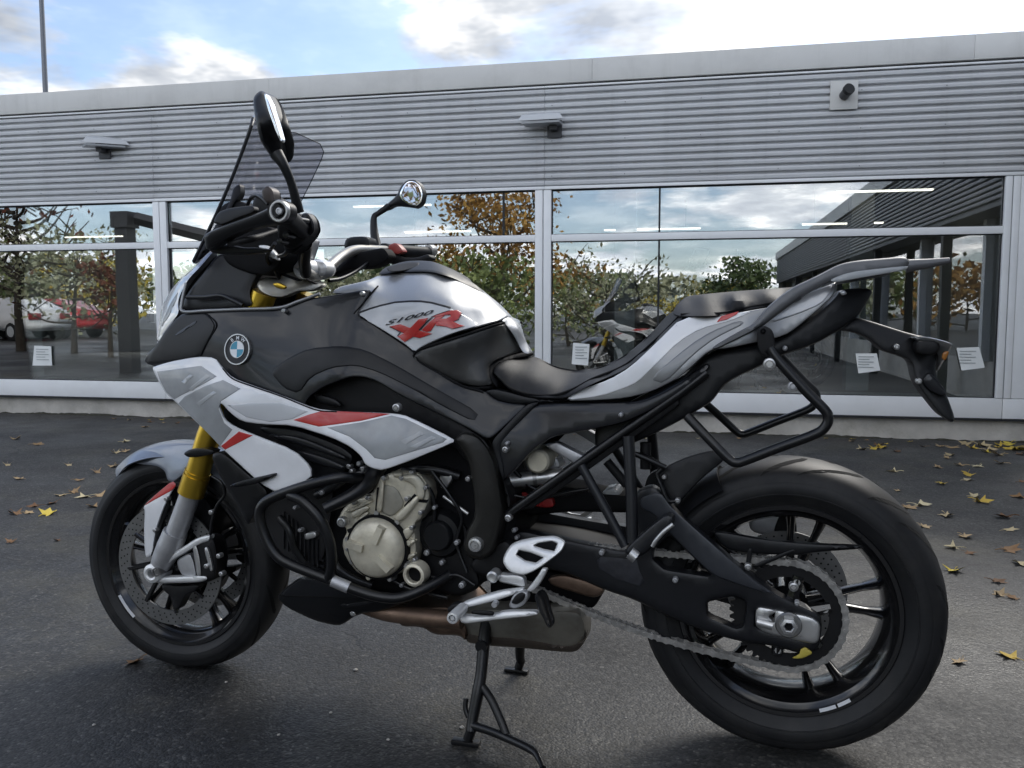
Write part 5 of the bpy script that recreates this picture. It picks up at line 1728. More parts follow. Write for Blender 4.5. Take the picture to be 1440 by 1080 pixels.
plate('screen_bracket', C('A', [(232, 940), (330, 780), (420, 640), (440, 560), (475, 540), (478, 600), (440, 640), (420, 700), (330, 850), (270, 900)]), K['black'], [(270, 372, -0.13), (335, 265, -0.10)], th=0.02, R=3, mirror=False)
plate('instrument_panel', C('A', [(350, 700), (380, 650), (440, 620), (520, 640), (545, 690), (480, 720), (380, 740)]), K['matt'], -0.10, th=0.20, R=4, mirror=False)
# bars
hb = tube('handlebar', [(430, 384, -0.08), (440, 388, -0.03), (450, 386, 0.04), (462, 376, 0.10), (480, 361, 0.17), (500, 352, 0.225), (530, 352, 0.29), (566, 353, 0.36), (604, 356, 0.44)], 0.0145, pbr('bar_champagne', (0.50, 0.48, 0.44), 0.33, 0.75), sub=6, seg=16)
tube('bar_left_arm', [(393, 297, -0.44), (404, 304, -0.40), (426, 322, -0.31), (430, 345, -0.22), (428, 368, -0.14), (430, 384, -0.08)], 0.0142, K['tubeb'], hb, sub=6, seg=16)
be = lathe('bar_end', P(393, 297, -0.440), [(-0.014, 0.0005), (-0.014, 0.013), (-0.010, 0.0145), (-0.010, 0.021), (-0.006, 0.0225), (0.03, 0.0215), (0.03, 0.0005)], K['black'], bike, 32, False)
lathe('bar_end_ring', P(393, 297, -0.452), [(-0.002, 0.0148), (-0.0045, 0.0165), (-0.0045, 0.0198), (-0.001, 0.0215), (0.004, 0.0215), (0.004, 0.0148)], K['alu'], be, 36)
lathe('bar_end_screw', P(393, 297, -0.456), [(-0.002, 0.0005), (-0.002, 0.004), (-0.0035, 0.0045), (-0.003, 0.0065), (0.003, 0.007)], K['grey_cast'], be, 16, False)
tube('grip', [(395, 298, -0.43), (428, 324, -0.30)], 0.0185, K['rubber'])
tube('grip', [(560, 353, 0.335), (602, 356, 0.435)], 0.0185, K['rubber'])
plate('switch_block', C('A', [(650, 730), (700, 690), (745, 680), (790, 705), (818, 760), (800, 800), (760, 840), (705, 865), (655, 815)]), K['matt'], [(400, 320, -0.325), (430, 310, -0.315), (430, 345, -0.30)], th=0.045, R=4, drop=0.010, mirror=False)
for q, r in (((700, 790), 0.007), ((740, 750), 0.006), ((670, 820), 0.006), ((770, 720), 0.006)):
    p = C('A', [q])[0]
    lathe('switch_button', P(p[0], p[1], -0.345), [(-0.008, 0.0005), (-0.007, r), (0.02, r * 1.1)], K['panel'], bike, 12, False)
hg_ = plate('hand_guard', C('A', [(298, 790), (340, 765), (420, 735), (520, 700), (590, 670), (640, 640), (690, 640), (712, 680), (700, 720), (640, 738), (560, 752), (480, 775), (400, 815), (340, 855), (310, 862), (302, 830)]), K['black'], [(290, 335, -0.38), (340, 315, -0.41), (393, 297, -0.44), (300, 345, -0.375)], th=0.03, R=5, drop=0.012, mirror=False)
plate('guard_shield', C('A', [(340, 730), (365, 680), (420, 660), (540, 645), (545, 680), (470, 705), (380, 745)]), K['matt'], [(300, 315, -0.36), (350, 295, -0.39)], th=0.02, R=4, mirror=False)
tube('clutch_lever', C('A', [(420, 832, -0.36), (480, 820, -0.375), (540, 806, -0.36), (590, 790, -0.31), (650, 770, -0.26)]), [0.006, 0.0075, 0.0075, 0.006, 0.006], K['matt'])
plate('lever_guard_lower', C('A', [(310, 850), (400, 830), (480, 850), (560, 850), (620, 860), (560, 880), (420, 885), (340, 880)]), K['black'], -0.34, th=0.02, R=3, mirror=False)
plate('switch_lobe', C('A', [(760, 690), (800, 680), (828, 720), (836, 770), (812, 800), (780, 770)]), K['black'], -0.318, th=0.03, R=4, drop=0.012, mirror=False)
plate('switch_lobe', C('A', [(690, 800), (740, 790), (790, 800), (775, 850), (720, 885), (680, 860)]), K['deep'], -0.29, th=0.04, R=4, drop=0.012, mirror=False)
plate('clutch_perch', C('A', [(575, 570), (605, 550), (635, 575), (640, 640), (600, 640), (580, 610)]), pbr('perch_brown', (0.045, 0.034, 0.03), 0.4, 0.3), -0.29, th=0.03, R=3, mirror=False)
plate('cable_bundle', C('A', [(540, 610), (600, 590), (650, 620), (640, 700), (560, 690), (530, 650)]), K['matt'], -0.24, th=0.06, R=4, mirror=False)
tube('clutch_cable', C('A', [(610, 640, -0.28), (560, 600, -0.25), (520, 620, -0.15), (500, 700, -0.08), (520, 850, -0.06)]), 0.0045, K['tubeb'])
tube('clutch_cable', C('A', [(720, 820, -0.24), (690, 880, -0.2), (640, 900, -0.14), (600, 960, -0.1)]), 0.005, K['tubeb'])
plate('bracket_bright', C('A', [(555, 840), (600, 838), (640, 870), (660, 915), (635, 905), (590, 880)]), K['white_alu'], -0.17, th=0.012, R=2, step=6, mirror=False)
plate('cockpit_block', C('A', [(480, 780), (620, 740), (700, 830), (690, 900), (640, 960), (560, 990), (420, 940), (380, 880)]), K['deep'], -0.14, th=0.10, R=4, mirror=False)
# riser, clamp and top yoke
plate('bar_riser', C('A', [(700, 900), (770, 830), (830, 800), (800, 900), (770, 960), (720, 950)]), K['grey_cast'], -0.07, th=0.04, R=4, drop=0.01, mirror=False)
lathe('bar_clamp', P(430, 378, -0.045), [(-0.02, 0.012), (-0.02, 0.022), (-0.015, 0.026), (0.015, 0.026), (0.02, 0.022), (0.02, 0.012)], K['white_alu'], bike, 24)
lathe('bar_clamp', P(449, 379, 0.035), [(-0.02, 0.012), (-0.02, 0.022), (-0.015, 0.026), (0.015, 0.026), (0.02, 0.022), (0.02, 0.012)], K['white_alu'], bike, 24)
yk = plate('top_yoke', C('U', [(190, 440), (220, 395), (290, 370), (400, 400), (430, 280), (480, 270), (600, 350), (760, 420), (780, 450), (680, 500), (560, 500), (470, 540), (400, 560), (300, 545), (220, 500)]), pbr('yoke_champagne', (0.72, 0.69, 0.60), 0.36, 0.35), [(365, 405, -0.125), (440, 400, -0.03), (400, 380, -0.06)], th=0.03, R=5, drop=0.012, mirror=False)
plate('yoke_slot', C('U', [(330, 430), (380, 420), (455, 455), (430, 485), (360, 465)]), K['gold'], -0.132, th=0.01, R=2, step=5, mirror=False, parent=yk)
plate('yoke_groove', C('U', [(395, 335), (440, 345), (590, 400), (560, 412), (420, 362)]), K['deep'], -0.10, th=0.01, R=1.5, step=5, mirror=False, parent=yk)
plate('yoke_groove', C('U', [(620, 390), (650, 395), (730, 432), (700, 440)]), K['deep'], -0.10, th=0.01, R=1.5, step=5, mirror=False, parent=yk)
plate('ignition_block', C('U', [(560, 190), (650, 215), (800, 230), (830, 300), (790, 380), (640, 370), (560, 300)]), K['white_alu'], -0.02, th=0.05, R=6, drop=0.014, mirror=False)
# right-hand side of the bars
plate('brake_reservoir', C('A', [(985, 800), (1095, 795), (1100, 850), (1060, 860), (1000, 868), (970, 850)]), K['black'], 0.26, th=0.05, R=4, mirror=False)
plate('brake_master', C('A', [(1020, 880), (1110, 860), (1170, 850), (1200, 900), (1120, 950), (1000, 955), (900, 1000), (930, 950)]), K['deep'], 0.22, th=0.05, R=4, mirror=False)
plate('kill_switch', C('A', [(1185, 840), (1225, 825), (1265, 870), (1230, 885), (1190, 870)]), pbr('switch_red', (0.35, 0.06, 0.05), 0.4), 0.30, th=0.03, R=2, step=6, mirror=False)
plate('throttle_housing', C('A', [(1140, 830), (1190, 830), (1240, 900), (1330, 900), (1380, 880), (1400, 905), (1330, 930), (1150, 930)]), K['matt'], 0.31, th=0.04, R=3, mirror=False)
tube('brake_lever', C('A', [(1230, 880, 0.32), (1280, 878, 0.38), (1360, 888, 0.42), (1385, 880, 0.44)]), 0.007, K['alu'])
lathe('bar_end_weight', P(606, 352, 0.45), [(-0.02, 0.0005), (-0.02, 0.015), (0.01, 0.017), (0.02, 0.012), (0.02, 0.0005)], K['alu'], bike, 20, False)
# mirrors
lm = plate('mirror', C('A', [(534, 140), (545, 112), (572, 92), (600, 105), (622, 145), (650, 225), (682, 325), (680, 352), (676, 400), (655, 428), (630, 425), (600, 385), (568, 335), (550, 260), (540, 200)]), K['black'], C('A', [(534, 140, -0.43), (600, 105, -0.40), (680, 340, -0.40), (560, 330, -0.44), (600, 250, -0.455)]), th=0.05, R=5, drop=0.018, mirror=False)
plate('mirror_glass', C('A', [(586, 108), (600, 110), (625, 160), (655, 250), (678, 335), (670, 345), (650, 310), (610, 200)]), K['chrome'], -0.4585, th=0.012, R=1.5, off=0.0, mirror=False, parent=lm, step=6)
tube('mirror_stem', C('A', [(648, 400, -0.41), (680, 450, -0.41), (715, 530, -0.40), (738, 610, -0.39), (752, 680, -0.38)]), [0.014, 0.010, 0.0085, 0.0095, 0.012], K['black'])
rm = plate('mirror', C('A', [(1228, 600), (1245, 555), (1275, 525), (1315, 522), (1345, 545), (1362, 590), (1352, 640), (1325, 662), (1290, 656), (1220, 648), (1185, 668), (1165, 672), (1180, 640)]), K['black'], 0.43, th=0.03, R=4, drop=0.012, mirror=False)
plate('mirror_glass', C('A', [(1240, 592), (1256, 556), (1280, 532), (1312, 530), (1338, 553), (1352, 592), (1344, 634), (1322, 652), (1290, 648), (1250, 620)]), K['chrome'], 0.424, th=0.004, R=2.5, drop=0.0004, mirror=False, parent=rm, step=6)
tube('mirror_stem', C('A', [(1190, 650, 0.43), (1140, 685, 0.42), (1118, 705, 0.41), (1118, 770, 0.40), (1130, 850, 0.38)]), [0.010, 0.008, 0.009, 0.012, 0.015], K['black'])

# =============================== fork, front fender, brakes
FV = -0.105
for sgn in (-1, 1):
    def fk(px, py):
        p = P(px, py, FV)
        return (p[0], sgn * abs(FV), p[2])
    up = tube('fork_tube', [fk(372, 412), fk(350, 470), fk(294, 612), fk(269, 694)], 0.030, K['gold'], local=True, smooth=False, seg=24)
    tube('fork_collar', [fk(277, 668), fk(268.5, 694)], 0.0335, K['gold'], up, local=True, seg=24)
    tube('fork_collar', [fk(278.5, 663), fk(277.5, 666)], 0.0325, K['gold'], up, local=True, seg=24)
    tube('fork_leg', [fk(269, 692), fk(255, 730), fk(241, 768)], 0.0262, K['grey_cast'], local=True, seg=24)
    ft = tube('fork_foot', [fk(247, 748), fk(239, 768), fk(230, 786), fk(222, 802)], [0.031, 0.033, 0.029, 0.022], K['grey_cast'], local=True, seg=20)
    c = fk(222, 803)
    lathe('axle_clamp', c, [(-0.026 * 1, 0.0115), (-0.028, 0.016), (-0.024, 0.0245), (0.024, 0.0265), (0.024, 0.0115)], K['white_alu'], ft, 28, True)
lathe('front_axle', P(221.8, 803.6, -0.128), [(-0.006, 0.0005), (-0.006, 0.006), (-0.002, 0.007), (-0.008, 0.0085), (-0.008, 0.0115), (0.25, 0.0115)], K['steel'], bike, 18, False)
cal = plate('front_caliper', C('I', [(500, 480), (560, 455), (610, 470), (625, 560), (615, 650), (560, 668), (520, 640), (540, 560)]), K['matt'], -0.118, th=0.05, R=4, drop=0.012)
for q in ((630, 545), (642, 625), (596, 350), (575, 590)):
    p = C('I', [q])[0]
    bolt(p[0], p[1], -0.124, 0.0065, K['alu'], cal, True)
plate('caliper_bridge', C('I', [(560, 510), (580, 505), (605, 610), (590, 618)]), K['alu'], -0.125, th=0.01, R=2, step=5, parent=cal)
arm = plate('caliper_arm', C('I', [(352, 585), (400, 545), (470, 505), (530, 465), (590, 450), (588, 480), (545, 492), (500, 520), (430, 560), (380, 600)]), K['white_alu'], -0.122, th=0.022, R=3, drop=0.006)
plate('caliper_arm', C('I', [(340, 648), (380, 640), (480, 638), (572, 632), (580, 652), (540, 665), (400, 668), (350, 668)]), K['white_alu'], -0.122, th=0.022, R=3, drop=0.006)
plate('caliper_arm', C('I', [(508, 500), (528, 495), (545, 560), (552, 640), (532, 642), (520, 560)]), K['alu'], -0.121, th=0.018, R=2.5, drop=0.005)
plate('caliper_body', C('I', [(440, 560), (500, 530), (520, 580), (530, 640), (470, 640), (445, 600)]), K['grey_cast'], -0.112, th=0.02, R=3)
plate('abs_sensor', C('I', [(370, 672), (460, 680), (540, 672), (530, 700), (480, 720), (450, 785), (430, 785), (420, 730), (380, 700)]), K['matt'], -0.10, th=0.03, R=3)
tube('brake_hose', C('I', [(600, 190, -0.12), (640, 220, -0.125), (655, 270, -0.12), (620, 320, -0.12), (600, 380, -0.12), (590, 450, -0.118)]), 0.004, K['tubeb'], mirror=True)
plate('fork_lower_guard', C('I', [(500, 300), (560, 280), (600, 330), (610, 450), (540, 470), (490, 440)]), K['deep'], -0.06, th=0.12, R=3, mirror=False)
# fender: hood round the tyre plus side blades
hv, hf = [], []
na, nv = 20, 10
for i in range(na + 1):
    a = math.radians(132 - 88 * i / na)
    for j in range(nv + 1):
        v = -0.076 + 0.152 * j / nv
        e = abs(v) / 0.076
        r = 0.322 - 0.034 * e ** 2.4
        hv.append((FCX + r * math.cos(a), v * (0.35 + 0.65 * min(1, (i + 1) / 5)), FCZ + r * math.sin(a)))
for i in range(na):
    for j in range(nv):
        a = i * (nv + 1) + j
        hf.append((a, a + 1, a + nv + 2, a + nv + 1))
fe = mesh('front_fender', hv, hf, K['fender'], bike, True, 70)
md = fe.modifiers.new('thick', 'SOLIDIFY')
md.thickness = 0.003
FEV = C('I', [(230, 105, -0.04), (400, 60, -0.07), (560, 60, -0.085), (420, 200, -0.092), (300, 320, -0.09), (320, 550, -0.092), (400, 130, -0.082)])
plate('fender_side', C('I', [(228, 106), (262, 82), (300, 66), (400, 50), (480, 44), (566, 48), (560, 90), (505, 150), (450, 200), (425, 216), (398, 208), (388, 165), (350, 142), (262, 136)]), K['fender'], FEV, th=0.005, R=3.5, drop=0.004)
fb = plate('fender_blade', C('I', [(290, 325), (350, 268), (420, 210), (438, 228), (412, 268), (380, 335), (346, 432), (332, 540), (302, 555), (296, 500), (294, 430), (298, 345)]), K['white'], FEV, th=0.005, R=3, drop=0.003)
plate('fender_flash', C('I', [(296, 320), (350, 268), (420, 210), (438, 228), (420, 252), (360, 284), (300, 318)]), K['red'], FEV, th=0.002, R=1, off=-0.0012, drop=0.0006, parent=fb, sm=1)
plate('fender_stay', C('I', [(385, 290), (410, 275), (405, 330), (370, 420), (355, 520), (320, 556), (338, 470), (352, 400)]), K['black'], -0.094, th=0.01, R=2.5)
bolt(110 + 395 / 3.1767, 610 + 290 / 3.1767, -0.100, 0.006, K['alu'])
bolt(110 + 345 / 3.1767, 610 + 430 / 3.1767, -0.100, 0.006, K['alu'])

# =============================== pegs, levers, stand, shock
pl = plate('heel_plate', C('V', [(682, 390), (684, 345), (715, 280), (755, 225), (830, 190), (980, 160), (1150, 148), (1225, 190), (1240, 215), (1205, 290), (1060, 400), (960, 465), (880, 498), (800, 492), (730, 462)]), K['white_alu'], C('V', [(690, 380, -0.225), (1200, 200, -0.215), (880, 490, -0.24)]), th=0.008, R=4, drop=0.005, step=6,
           holes=[C('V', [(800, 320), (825, 278), (930, 300), (1045, 345), (970, 392), (880, 372)]), C('V', [(955, 238), (1000, 215), (1120, 196), (1168, 218), (1140, 288), (1040, 268)])], mirror=True)
plate('peg_bracket', C('V', [(640, 490), (720, 500), (800, 495), (870, 520), (885, 600), (860, 612), (760, 585), (640, 560)]), K['white_alu'], -0.222, th=0.02, R=3)
lathe('bracket_boss', P(694, 810, -0.235), [(-0.01, 0.0005), (-0.012, 0.009), (-0.009, 0.0125), (0.02, 0.0125)], K['alu'], bike, 20, False, True)
plate('peg_hanger', C('V', [(890, 640), (930, 590), (1010, 480), (1030, 440), (1075, 445), (1070, 480), (1000, 600), (940, 655)]), K['white_alu'], -0.24, th=0.016, R=3)
plate('frame_lower', C('V', [(500, 300), (700, 180), (780, 260), (720, 460), (560, 520), (430, 480), (380, 400)]), K['matt'], -0.165, th=0.06, R=5)
plate('shift_arm', C('V', [(305, 750), (480, 690), (660, 640), (860, 615), (870, 640), (740, 690), (580, 740), (340, 800)]), K['white_alu'], C('V', [(305, 760, -0.265), (860, 625, -0.235)]), th=0.014, R=3, mirror=False)
plate('peg_pivot', C('V', [(730, 780), (770, 680), (840, 640), (900, 650), (915, 700), (870, 770), (780, 805)]), K['grey_cast'], -0.25, th=0.02, R=4, mirror=False)
plate('peg_rubber', C('V', [(750, 750), (790, 680), (850, 648), (890, 670), (870, 730), (800, 770)]), K['matt'], -0.255, th=0.02, R=4, mirror=False)
plate('rider_peg', C('V', [(960, 680), (1010, 650), (1060, 700), (1090, 830), (1125, 930), (1120, 972), (1080, 970), (1040, 880), (990, 800)]), K['black'], C('V', [(980, 680, -0.26), (1100, 950, -0.31)]), th=0.03, R=4, drop=0.01, mirror=True)
sl = plate('shift_lever', C('V', [(290, 850), (400, 868), (620, 850), (680, 822), (960, 818), (1000, 840), (980, 862), (700, 892), (480, 920), (310, 940)]), K['white_alu'], C('V', [(290, 890, -0.28), (980, 840, -0.255)]), th=0.016, R=3, mirror=False)
plate('lever_link', C('V', [(400, 820), (590, 828), (600, 870), (400, 848)]), K['matt'], -0.285, th=0.01, R=2, mirror=False, step=6)
toe = C('V', [(235, 880)])[0]
lathe('toe_peg', P(toe[0], toe[1], -0.33), [(-0.004, 0.0005), (-0.004, 0.0045), (0.004, 0.005), (0.004, 0.006), (-0.006, 0.0075), (-0.005, 0.0115), (0.0, 0.0125), (0.06, 0.0115)], K['white_alu'], sl, 24, False)
plate('toe_mount', C('V', [(180, 800), (225, 760), (300, 750), (310, 820), (200, 840)]), K['matt'], -0.275, th=0.02, R=3, mirror=False)
lathe('lever_bolt', P(600 + 610 / 6.355, 730 + 760 / 6.355, -0.262), [(-0.006, 0.0005), (-0.006, 0.006), (0.01, 0.0065)], K['grey_cast'], sl, 12, False)
# passenger peg and its triangle of struts
tube('peg_strut', C('F', [(618, 212, -0.172), (720, 395, -0.185), (795, 535, -0.195)]), 0.0105, K['swing'], smooth=False, mirror=True, seg=8)
tube('peg_strut', C('F', [(806, 95, -0.170), (818, 320, -0.185), (822, 520, -0.195)]), 0.0125, K['swing'], smooth=False, mirror=True, seg=8)
pg = plate('passenger_peg', C('F', [(790, 555), (820, 520), (900, 450), (960, 405), (990, 420), (985, 460), (930, 520), (880, 560), (840, 585), (810, 580)]), K['swing'], -0.215, th=0.035, R=4, drop=0.01, mirror=True)
tube('peg_clip', C('F', [(903, 535, -0.222), (918, 510, -0.224), (950, 475, -0.224), (985, 447, -0.222)]), 0.0045, K['alu'], pg)
tube('peg_end', C('F', [(812, 560, -0.222), (838, 580, -0.222)]), 0.013, K['alu'], pg, smooth=False)
# shock, reservoir and plumbing behind the frame
lathe('shock_reservoir', P(762, 645, -0.10), [(-0.04, 0.0005), (-0.04, 0.022), (-0.035, 0.0265), (0.05, 0.0265), (0.05, 0.0005)], K['engine'], bike, 28, False)
tube('shock_body', C('F', [(335, 272, -0.11), (440, 262, -0.10), (545, 250, -0.09)]), 0.0165, K['alu'], smooth=False)
tube('shock_collar', C('F', [(425, 264, -0.102), (440, 262, -0.10)]), 0.0185, K['steel'], smooth=False)
plate('shock_mount', C('F', [(380, 190), (420, 160), (520, 170), (540, 230), (400, 240)]), K['grey_cast'], -0.08, th=0.05, R=3, mirror=False)
for k in range(6):
    a = [(P(735 + 7 * k, 690 + 3 * k, 0)[0] + 0.034 * math.cos(t), 0.034 * math.sin(t) - 0.02, P(735 + 7 * k, 690 + 3 * k, 0)[2] + 0.004 * t / 6.28) for t in [i * 0.42 for i in range(16)]]
    vs, fs = tube_geo(a, 0.0055, 6)
    mesh('shock_spring_coil', vs, fs, K['spring'], bike, True)
plate('red_linkage', C('F', [(455, 355), (500, 340), (512, 378), (460, 382)]), K['spring'], -0.07, th=0.02, R=2, mirror=False, step=6)
plate('rear_inner_fender', C('F', [(360, 300), (560, 290), (700, 330), (840, 330), (900, 400), (760, 400), (560, 395), (380, 420)]), K['deep'], -0.05, th=0.1, R=4, mirror=False)
plate('fluid_bottle', C('F', [(700, 310), (760, 300), (780, 340), (770, 380), (700, 380)]), K['grey'], -0.04, th=0.06, R=4, mirror=False)
tube('subframe_brace', C('F', [(875, 120, -0.10), (875, 225, -0.10)]), 0.012, K['matt'], smooth=False)
tube('subframe_brace', C('F', [(720, 195, -0.11), (800, 290, -0.105)]), 0.010, K['matt'], smooth=False)
tube('spring_rod', C('F', [(830, 165, -0.14), (890, 190, -0.135), (955, 220, -0.13)]), 0.006, K['tubeb'], smooth=False)

# centre stand: two splayed legs, a foot bar each and the tread lever on the left
leg = tube('stand_leg', C('J', [(565, 100, -0.125), (545, 260, -0.13), (525, 480, -0.155), (505, 600, -0.17), (470, 780, -0.19), (462, 850, -0.20)]), [0.0135, 0.0145, 0.0135, 0.0145, 0.0125, 0.0115], K['tubeb'], mirror=True)
tube('stand_brace', C('J', [(530, 560, -0.165), (590, 650, -0.18), (650, 780, -0.20), (690, 885, -0.215)]), 0.0095, K['tubeb'])
tube('stand_tread', C('J', [(462, 808, -0.195), (560, 838, -0.205), (690, 890, -0.22), (850, 968, -0.265), (895, 1030, -0.29), (918, 1080, -0.31)]), [0.010, 0.0095, 0.0095, 0.009, 0.0065, 0.006], K['tubeb'])
lf = P(662.7, 1029, -0.20)
for s in (-1, 1):
    tube('stand_leg_tip', [(lf[0], s * 0.20, lf[2] + 0.004), (lf[0] - 0.008, s * 0.20, 0.012)], 0.0115, K['tubeb'], local=True, seg=10)
    MB().box(lf[0] - 0.045, lf[0] + 0.02, s * 0.20 - 0.011, s * 0.20 + 0.011, 0.001, 0.011).build('stand_foot', K['tubeb'], bike, bevel=0.003)
tube('stand_spring', C('J', [(430, 640, -0.17), (425, 700, -0.175), (445, 760, -0.18)]), 0.006, K['tubeb'])
tube('stand_cross', [(P(680, 905, -0.13)[0], -0.15, P(680, 905, -0.13)[2]), (P(680, 905, -0.13)[0], 0.15, P(680, 905, -0.13)[2])], 0.014, K['tubeb'], local=True)

# =============================== lettering and badge
XV = TKV


def decal_poly(name, pts, mat, crop='X', off=-0.0036, parent=None):
    return plate(name, C(crop, pts), mat, XV, th=0.0022, R=0.35, off=off, drop=0.0003, step=5, sm=0, mirror=False, parent=parent or td)


# the tall slanted X and R in red
xr = decal_poly('letter_x', [(180, 402), (335, 370), (500, 432), (620, 462), (795, 508), (620, 570), (500, 545), (345, 480)], K['red'])
decal_poly('letter_x_stroke', [(298, 545), (400, 628), (540, 540), (640, 430), (738, 280), (600, 300), (505, 400), (390, 500)], K['red'], off=-0.0040)
decal_poly('letter_r', [(645, 455), (770, 330), (850, 268), (985, 236), (880, 320), (775, 468), (722, 482)], K['red'])
decal_poly('letter_r_bowl', [(790, 262), (870, 228), (1050, 172), (1160, 162), (1225, 202), (1218, 242), (1172, 302), (1095, 336), (945, 326), (865, 330), (905, 288), (1000, 288), (1065, 258), (1062, 226), (985, 234), (870, 262)], K['red'], off=-0.0040)
decal_poly('letter_r_leg', [(855, 332), (1000, 322), (1105, 332), (1180, 368), (1268, 392), (1090, 436), (1000, 405), (850, 388)], K['red'], off=-0.0044)
for q in ([(600, 448), (700, 345), (795, 258), (800, 268), (715, 352), (622, 458)], [(180, 402), (345, 480), (298, 545), (290, 542), (328, 482), (175, 408)], [(785, 258), (870, 222), (1050, 164), (1052, 172), (870, 230), (792, 264)], [(1172, 302), (1225, 202), (1233, 206), (1180, 308)]):
    decal_poly('letter_shadow', q, K['gum'], off=-0.0048)


def text_mesh(txt):
    cu = bpy.data.curves.new('txt', 'FONT')
    cu.body = txt
    cu.size = 1.0
    cu.resolution_u = 3
    cu.offset = 0.018 if len(txt) > 1 else 0.012
    ob = bpy.data.objects.new('txt', cu)
    COL.objects.link(ob)
    dg = bpy.context.evaluated_depsgraph_get()
    dg.update()
    me = bpy.data.meshes.new_from_object(ob.evaluated_get(dg))
    vs = [tuple(v.co) for v in me.vertices]
    fs = [tuple(p.vertices) for p in me.polygons]
    bpy.data.objects.remove(ob)
    bpy.data.curves.remove(cu)
    bpy.data.meshes.remove(me)
    return vs, fs


vs, fs = text_mesh('S1000')
x0, x1 = min(v[0] for v in vs), max(v[0] for v in vs)
h = max(v[1] for v in vs)
pv = []
for v in vs:
    t = (v[0] - x0) / (x1 - x0)
    k = v[1] / h
    px = 115 + t * 660 + k * 75
    py = 388 - t * 165 - k * (78 - 5 * t)
    pv.append(C('X', [(px, py)])[0])
vv = XV(np.array(pv)) - 0.0034
mesh('lettering', [P(a[0], a[1], q) for a, q in zip(pv, vv)], fs, K['gum'], td)

# roundel: dark ring with letters, four quadrants
bc = Vector(P(335.5, 491.5, -0.190))
e1 = (Vector(P(347, 491.5, float(UFV(np.array([(347, 491.5)]))[0]))) - Vector(P(324, 491.5, float(UFV(np.array([(324, 491.5)]))[0])))).normalized()
e2 = (Vector(P(336, 474, float(UFV(np.array([(336, 474)]))[0]))) - Vector(P(335, 509, float(UFV(np.array([(335, 509)]))[0])))).normalized()
bn = e1.cross(e2).normalized()
if bn.y > 0:
    bn = -bn
e2 = bn.cross(e1) * (1 if bn.cross(e1).z > 0 else -1)
bc = Vector(P(335.5, 491.5, float(UFV(np.array([(335.5, 491.5)]))[0]))) + bn * 0.0045
RB = 0.034


def badge(name, r0, r1, a0, a1, h, mat, parent=None):
    vs, fs = [], []
    n = max(3, int((a1 - a0) / 0.13))
    for i in range(n + 1):
        a = a0 + (a1 - a0) * i / n
        d = e1 * math.cos(a) + e2 * math.sin(a)
        vs += [bc + d * r0 + bn * h, bc + d * r1 + bn * h, bc + d * r1 - bn * 0.006, bc + d * r0 - bn * 0.006]
    for i in range(n):
        a, b = 4 * i, 4 * (i + 1)
        for k in range(4):
            fs.append((a + k, a + (k + 1) % 4, b + (k + 1) % 4, b + k))
    fs += [(0, 1, 2, 3), (4 * n + 3, 4 * n + 2, 4 * n + 1, 4 * n)]
    return mesh(name, vs, fs, mat, parent or bike)


bd = badge('badge', 0.0, RB, 0, 2 * math.pi, 0.0, K['gum'])
badge('badge_rim', RB, RB + 0.0025, 0, 2 * math.pi, 0.002, K['alu'], bd)
badge('badge_inner_rim', RB * 0.56, RB * 0.60, 0, 2 * math.pi, 0.0016, K['alu'], bd)
for k in range(4):
    badge('badge_quarter', 0.0, RB * 0.56, k * math.pi / 2, (k + 1) * math.pi / 2, 0.0012, K['white'] if k % 2 == 0 else K['blue'], bd)
for ch_, a in (('B', 2.2), ('M', 1.571), ('W', 0.94)):
    vs, fs = text_mesh(ch_)
    w = max(v[0] for v in vs)
    hh = max(v[1] for v in vs)
    o_ = []
    for v in vs:
        s = 0.0085
        lx, ly = (v[0] - w / 2) * s / hh, (v[1] - hh / 2) * s / hh + RB * 0.80
        ca, sa = math.cos(a - math.pi / 2), math.sin(a - math.pi / 2)
        x, y = lx * ca - ly * sa, lx * sa + ly * ca
        o_.append(bc + e1 * x + e2 * y + bn * 0.001)
    mesh('badge_letter', o_, fs, K['white'], bd)

# =============================== hoses, wiring and small hardware
HOSES = [('coolant_hose', 'D', [(300, 330, -0.17), (360, 300, -0.18), (430, 255, -0.175), (500, 235, -0.165)], 0.010),
         ('coolant_hose', 'D', [(360, 560, -0.17), (385, 620, -0.18), (440, 660, -0.175), (520, 690, -0.16)], 0.011),
         ('breather_hose', 'D', [(640, 225, -0.165), (700, 250, -0.17), (760, 330, -0.165), (770, 420, -0.16), (740, 500, -0.155)], 0.006),
         ('wiring_loom', 'D', [(760, 235, -0.165), (830, 330, -0.17), (880, 420, -0.165), (860, 520, -0.16), (900, 640, -0.165)], 0.0045),
         ('wiring_loom', 'D', [(700, 640, -0.165), (780, 660, -0.17), (860, 650, -0.168), (930, 690, -0.165)], 0.004),
         ('wiring_loom', 'D', [(590, 660, -0.17), (660, 700, -0.17), (740, 720, -0.168), (820, 740, -0.165)], 0.005),
         ('breather_hose', 'F', [(350, 230, -0.12), (420, 300, -0.11), (520, 330, -0.10), (620, 310, -0.10)], 0.005),
         ('wiring_loom', 'F', [(340, 330, -0.13), (440, 345, -0.12), (560, 320, -0.115), (680, 300, -0.11)], 0.0035),
         ('brake_hose', 'A', [(1120, 900, 0.25), (1040, 960, 0.18), (960, 1000, 0.10), (900, 1010, 0.05)], 0.005),
         ('wiring_loom', 'A', [(640, 830, -0.22), (600, 900, -0.16), (640, 960, -0.12), (660, 1000, -0.10)], 0.0045),
         ('wiring_loom', 'A', [(560, 640, -0.22), (500, 680, -0.18), (470, 740, -0.14), (500, 800, -0.12)], 0.005),
         ('radiator_hose', 'D', [(150, 420, -0.175), (190, 470, -0.18), (210, 540, -0.178), (250, 600, -0.17)], 0.009)]
